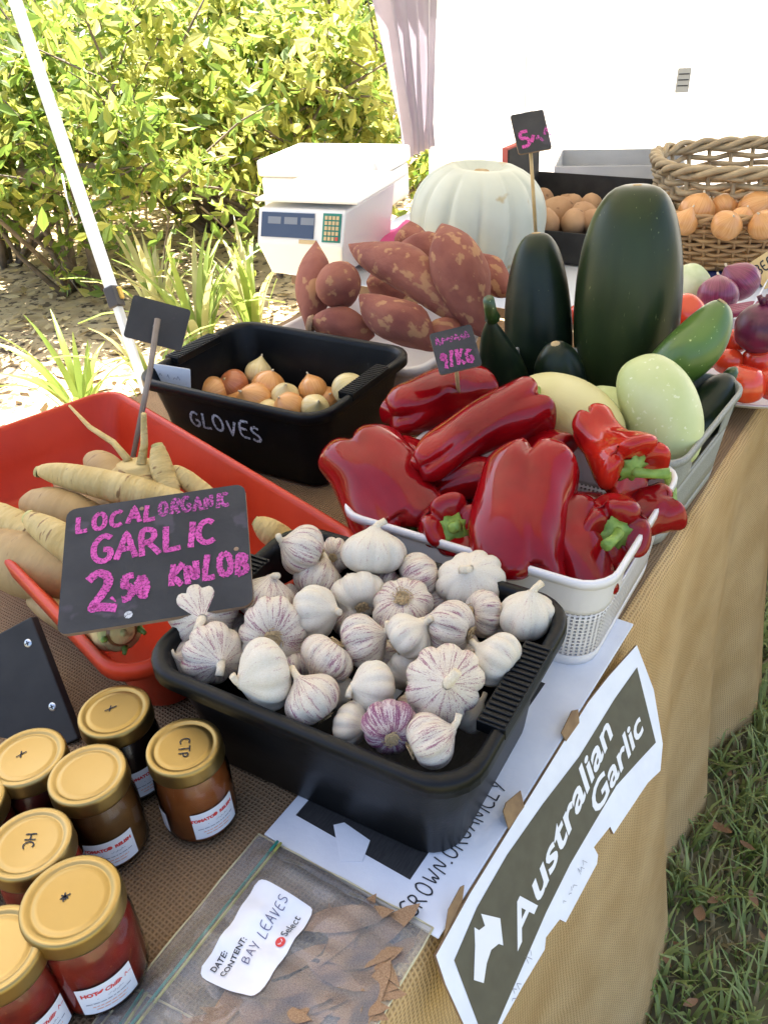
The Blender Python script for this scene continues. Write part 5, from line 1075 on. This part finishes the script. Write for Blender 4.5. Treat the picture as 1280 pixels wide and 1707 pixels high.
# tomatoes on a white plate
pc_ = at(1225, 640, TZ+.03); pcx = V((pc_.x+.05, pc_.y+.08, TZ+.0035))
pv = [(0, .003), (.12, .003), (.15, .012), (.185, .032), (.190, .034), (.186, .036), (.15, .017), (.12, .008), (0, .008)]
pl_ = mesh('tomato_plate', *revolve(pv, 56)[:2], 'white_plastic', None, True, M=Matrix.Translation(pcx)); tag(pl_, 'shallow white plate of tomatoes at the table edge', 'plate')
def tomato(px, py, z, dm, lb, ax=(0, .7, .7)):
    P = at(px, py, z); r = pxr(dm, P)
    prof = [(max(0, sin(pi*j/14))**.8*r, -cos(pi*j/14)*r*.84-(.10*r if j == 14 else .02*r if j == 13 else 0)) for j in range(15)]
    v, f, uv = revolve(prof, 30, lambda th, t, r_, z_: (r_*(1+.03*cos(5*th)*t), z_)); o = weld(mesh('tomato', v, f, 'tomato', None, True, M=fz(P, view(ax)))); tag(o, lb, 'tomato', 'tomatoes on the white plate')
    mesh('stem_scar', *revolve([(0, .735*r), (.12*r, .75*r), (.17*r, .77*r)], 9)[:2], 'tomato_scar', o)
TL_ = 'ripe red tomato on the white plate behind the marrow basket'
for px, py, z, dm, lb, ax in [(1142, 520, .86, 62, 'tomato with its stem scar facing out under the purple onion', (0, .3, 1)), (1110, 572, .83, 60, TL_, (0, .8, .4)), (1240, 640, .82, 74, 'biggest tomato, at the plate edge over the burlap', (.2, .8, .3)), (1213, 603, .83, 50, TL_, (.2, .9, 0)), (1262, 600, .835, 52, TL_, (-.2, .8, .3)), (1285, 640, .82, 60, TL_, (.5, .8, 0)), (1180, 590, .83, 56, TL_, (.1, .9, 0)), (1225, 568, .85, 48, TL_, (0, .9, .3)), (1160, 560, .84, 50, TL_, (0, .9, .2)), (1275, 570, .85, 46, TL_, (0, .9, .2)), (968, 525, .84, 44, 'tomato showing between the two upright marrows', (0, .9, .2)), (1120, 540, .84, 46, TL_, (0, .9, .2))]: tomato(px, py, z, dm, lb, ax)
# red onions, beetroot, cabbage, tag
RG = 'purple vegetables behind the tomatoes'
onion(1195, 492, .84, 66, (0, .95, .2), 'red_onion', 'glossy red onion with upright neck above the tomatoes', RG, 0, 'red_onion'); onion(1232, 470, .85, 66, (-.6, .5, .2), 'red_onion', 'dark red onion lying on its side behind the glossy one', RG, 1, 'red_onion'); onion(1128, 470, .83, 50, (-.2, .8, .2), 'red_onion', 'red onion half hidden behind the huge marrow', RG, 2, 'red_onion')
P = at(1265, 548, .885); r = pxr(84, P); o = spindle('beetroot', P-V((0, 0, r)), P+V((0, 0, r*1.02)), r, 'purple_skin', 'round dark purple beetroot resting on the tomatoes', 'beetroot', RG, .5, 601, 0, .03)
for k in range(4): mesh('stalk', *tube([(0, 0, 2*r-.004), (.01*cos(k*1.6), .01*sin(k*1.6), 2*r+.012)], .004, 6), 'purple_skin', o)
for k in range(5):
    a, b = at(1178, 520+k*3, .83+.008*k), at(1320, 505+k*3, .83+.008*k); o = mesh('beet_stalk', *tube([a, a.lerp(b, .5)+V((0, 0, .006)), b], [.0065, .006, .005], 8), 'red_onion'); tag(o, 'dark red beet stalk in the bunch beside the red onions', 'stalk', 'beet stalks')
P = at(1148, 482, .82); o = spindle('cabbage', P-V((0, 0, .05)), P+V((0, 0, .05)), pxr(76, P), 'cabbage', 'pale green cabbage half hidden behind the huge marrow', 'cabbage', None, .5, 611, 0, .05)
for k in range(5): mesh('outer_leaf', *revolve([(pxr(76, P)*sin(.3+i*.2)*1.02, .05-pxr(76, P)*cos(.3+i*.2)*.9) for i in range(7)], 10, None, None)[:2], 'cabbage', o, M=Matrix.Translation((0, 0, .002*k)) @ Matrix.Rotation(k*1.3, 4, 'Z') @ Matrix.Diagonal((1.01+.01*k, .8, 1, 1)))
tl, tr, bl = atd(1246, 440, 1.62), atd(1300, 405, 1.62), atd(1268, 487, 1.62)
o, w_, h_ = sign('beetroot_tag', 'tan card tag lettered BEET above the beetroot', tl, tr, bl, .0015, 'tag_card', 'tag'); chalk(o, 'BEET', .08, .5, .32, .05, 'ink', 0, .05, ax=.7)
q = mesh('skewer', *tube([tl.lerp(tr, .3)+(bl-tl)*.8+V((0, .003, 0)), at(1252, 515, .85)], .0016, 6), 'paper'); q.parent = o; q.matrix_parent_inverse = o.matrix_basis.inverted()
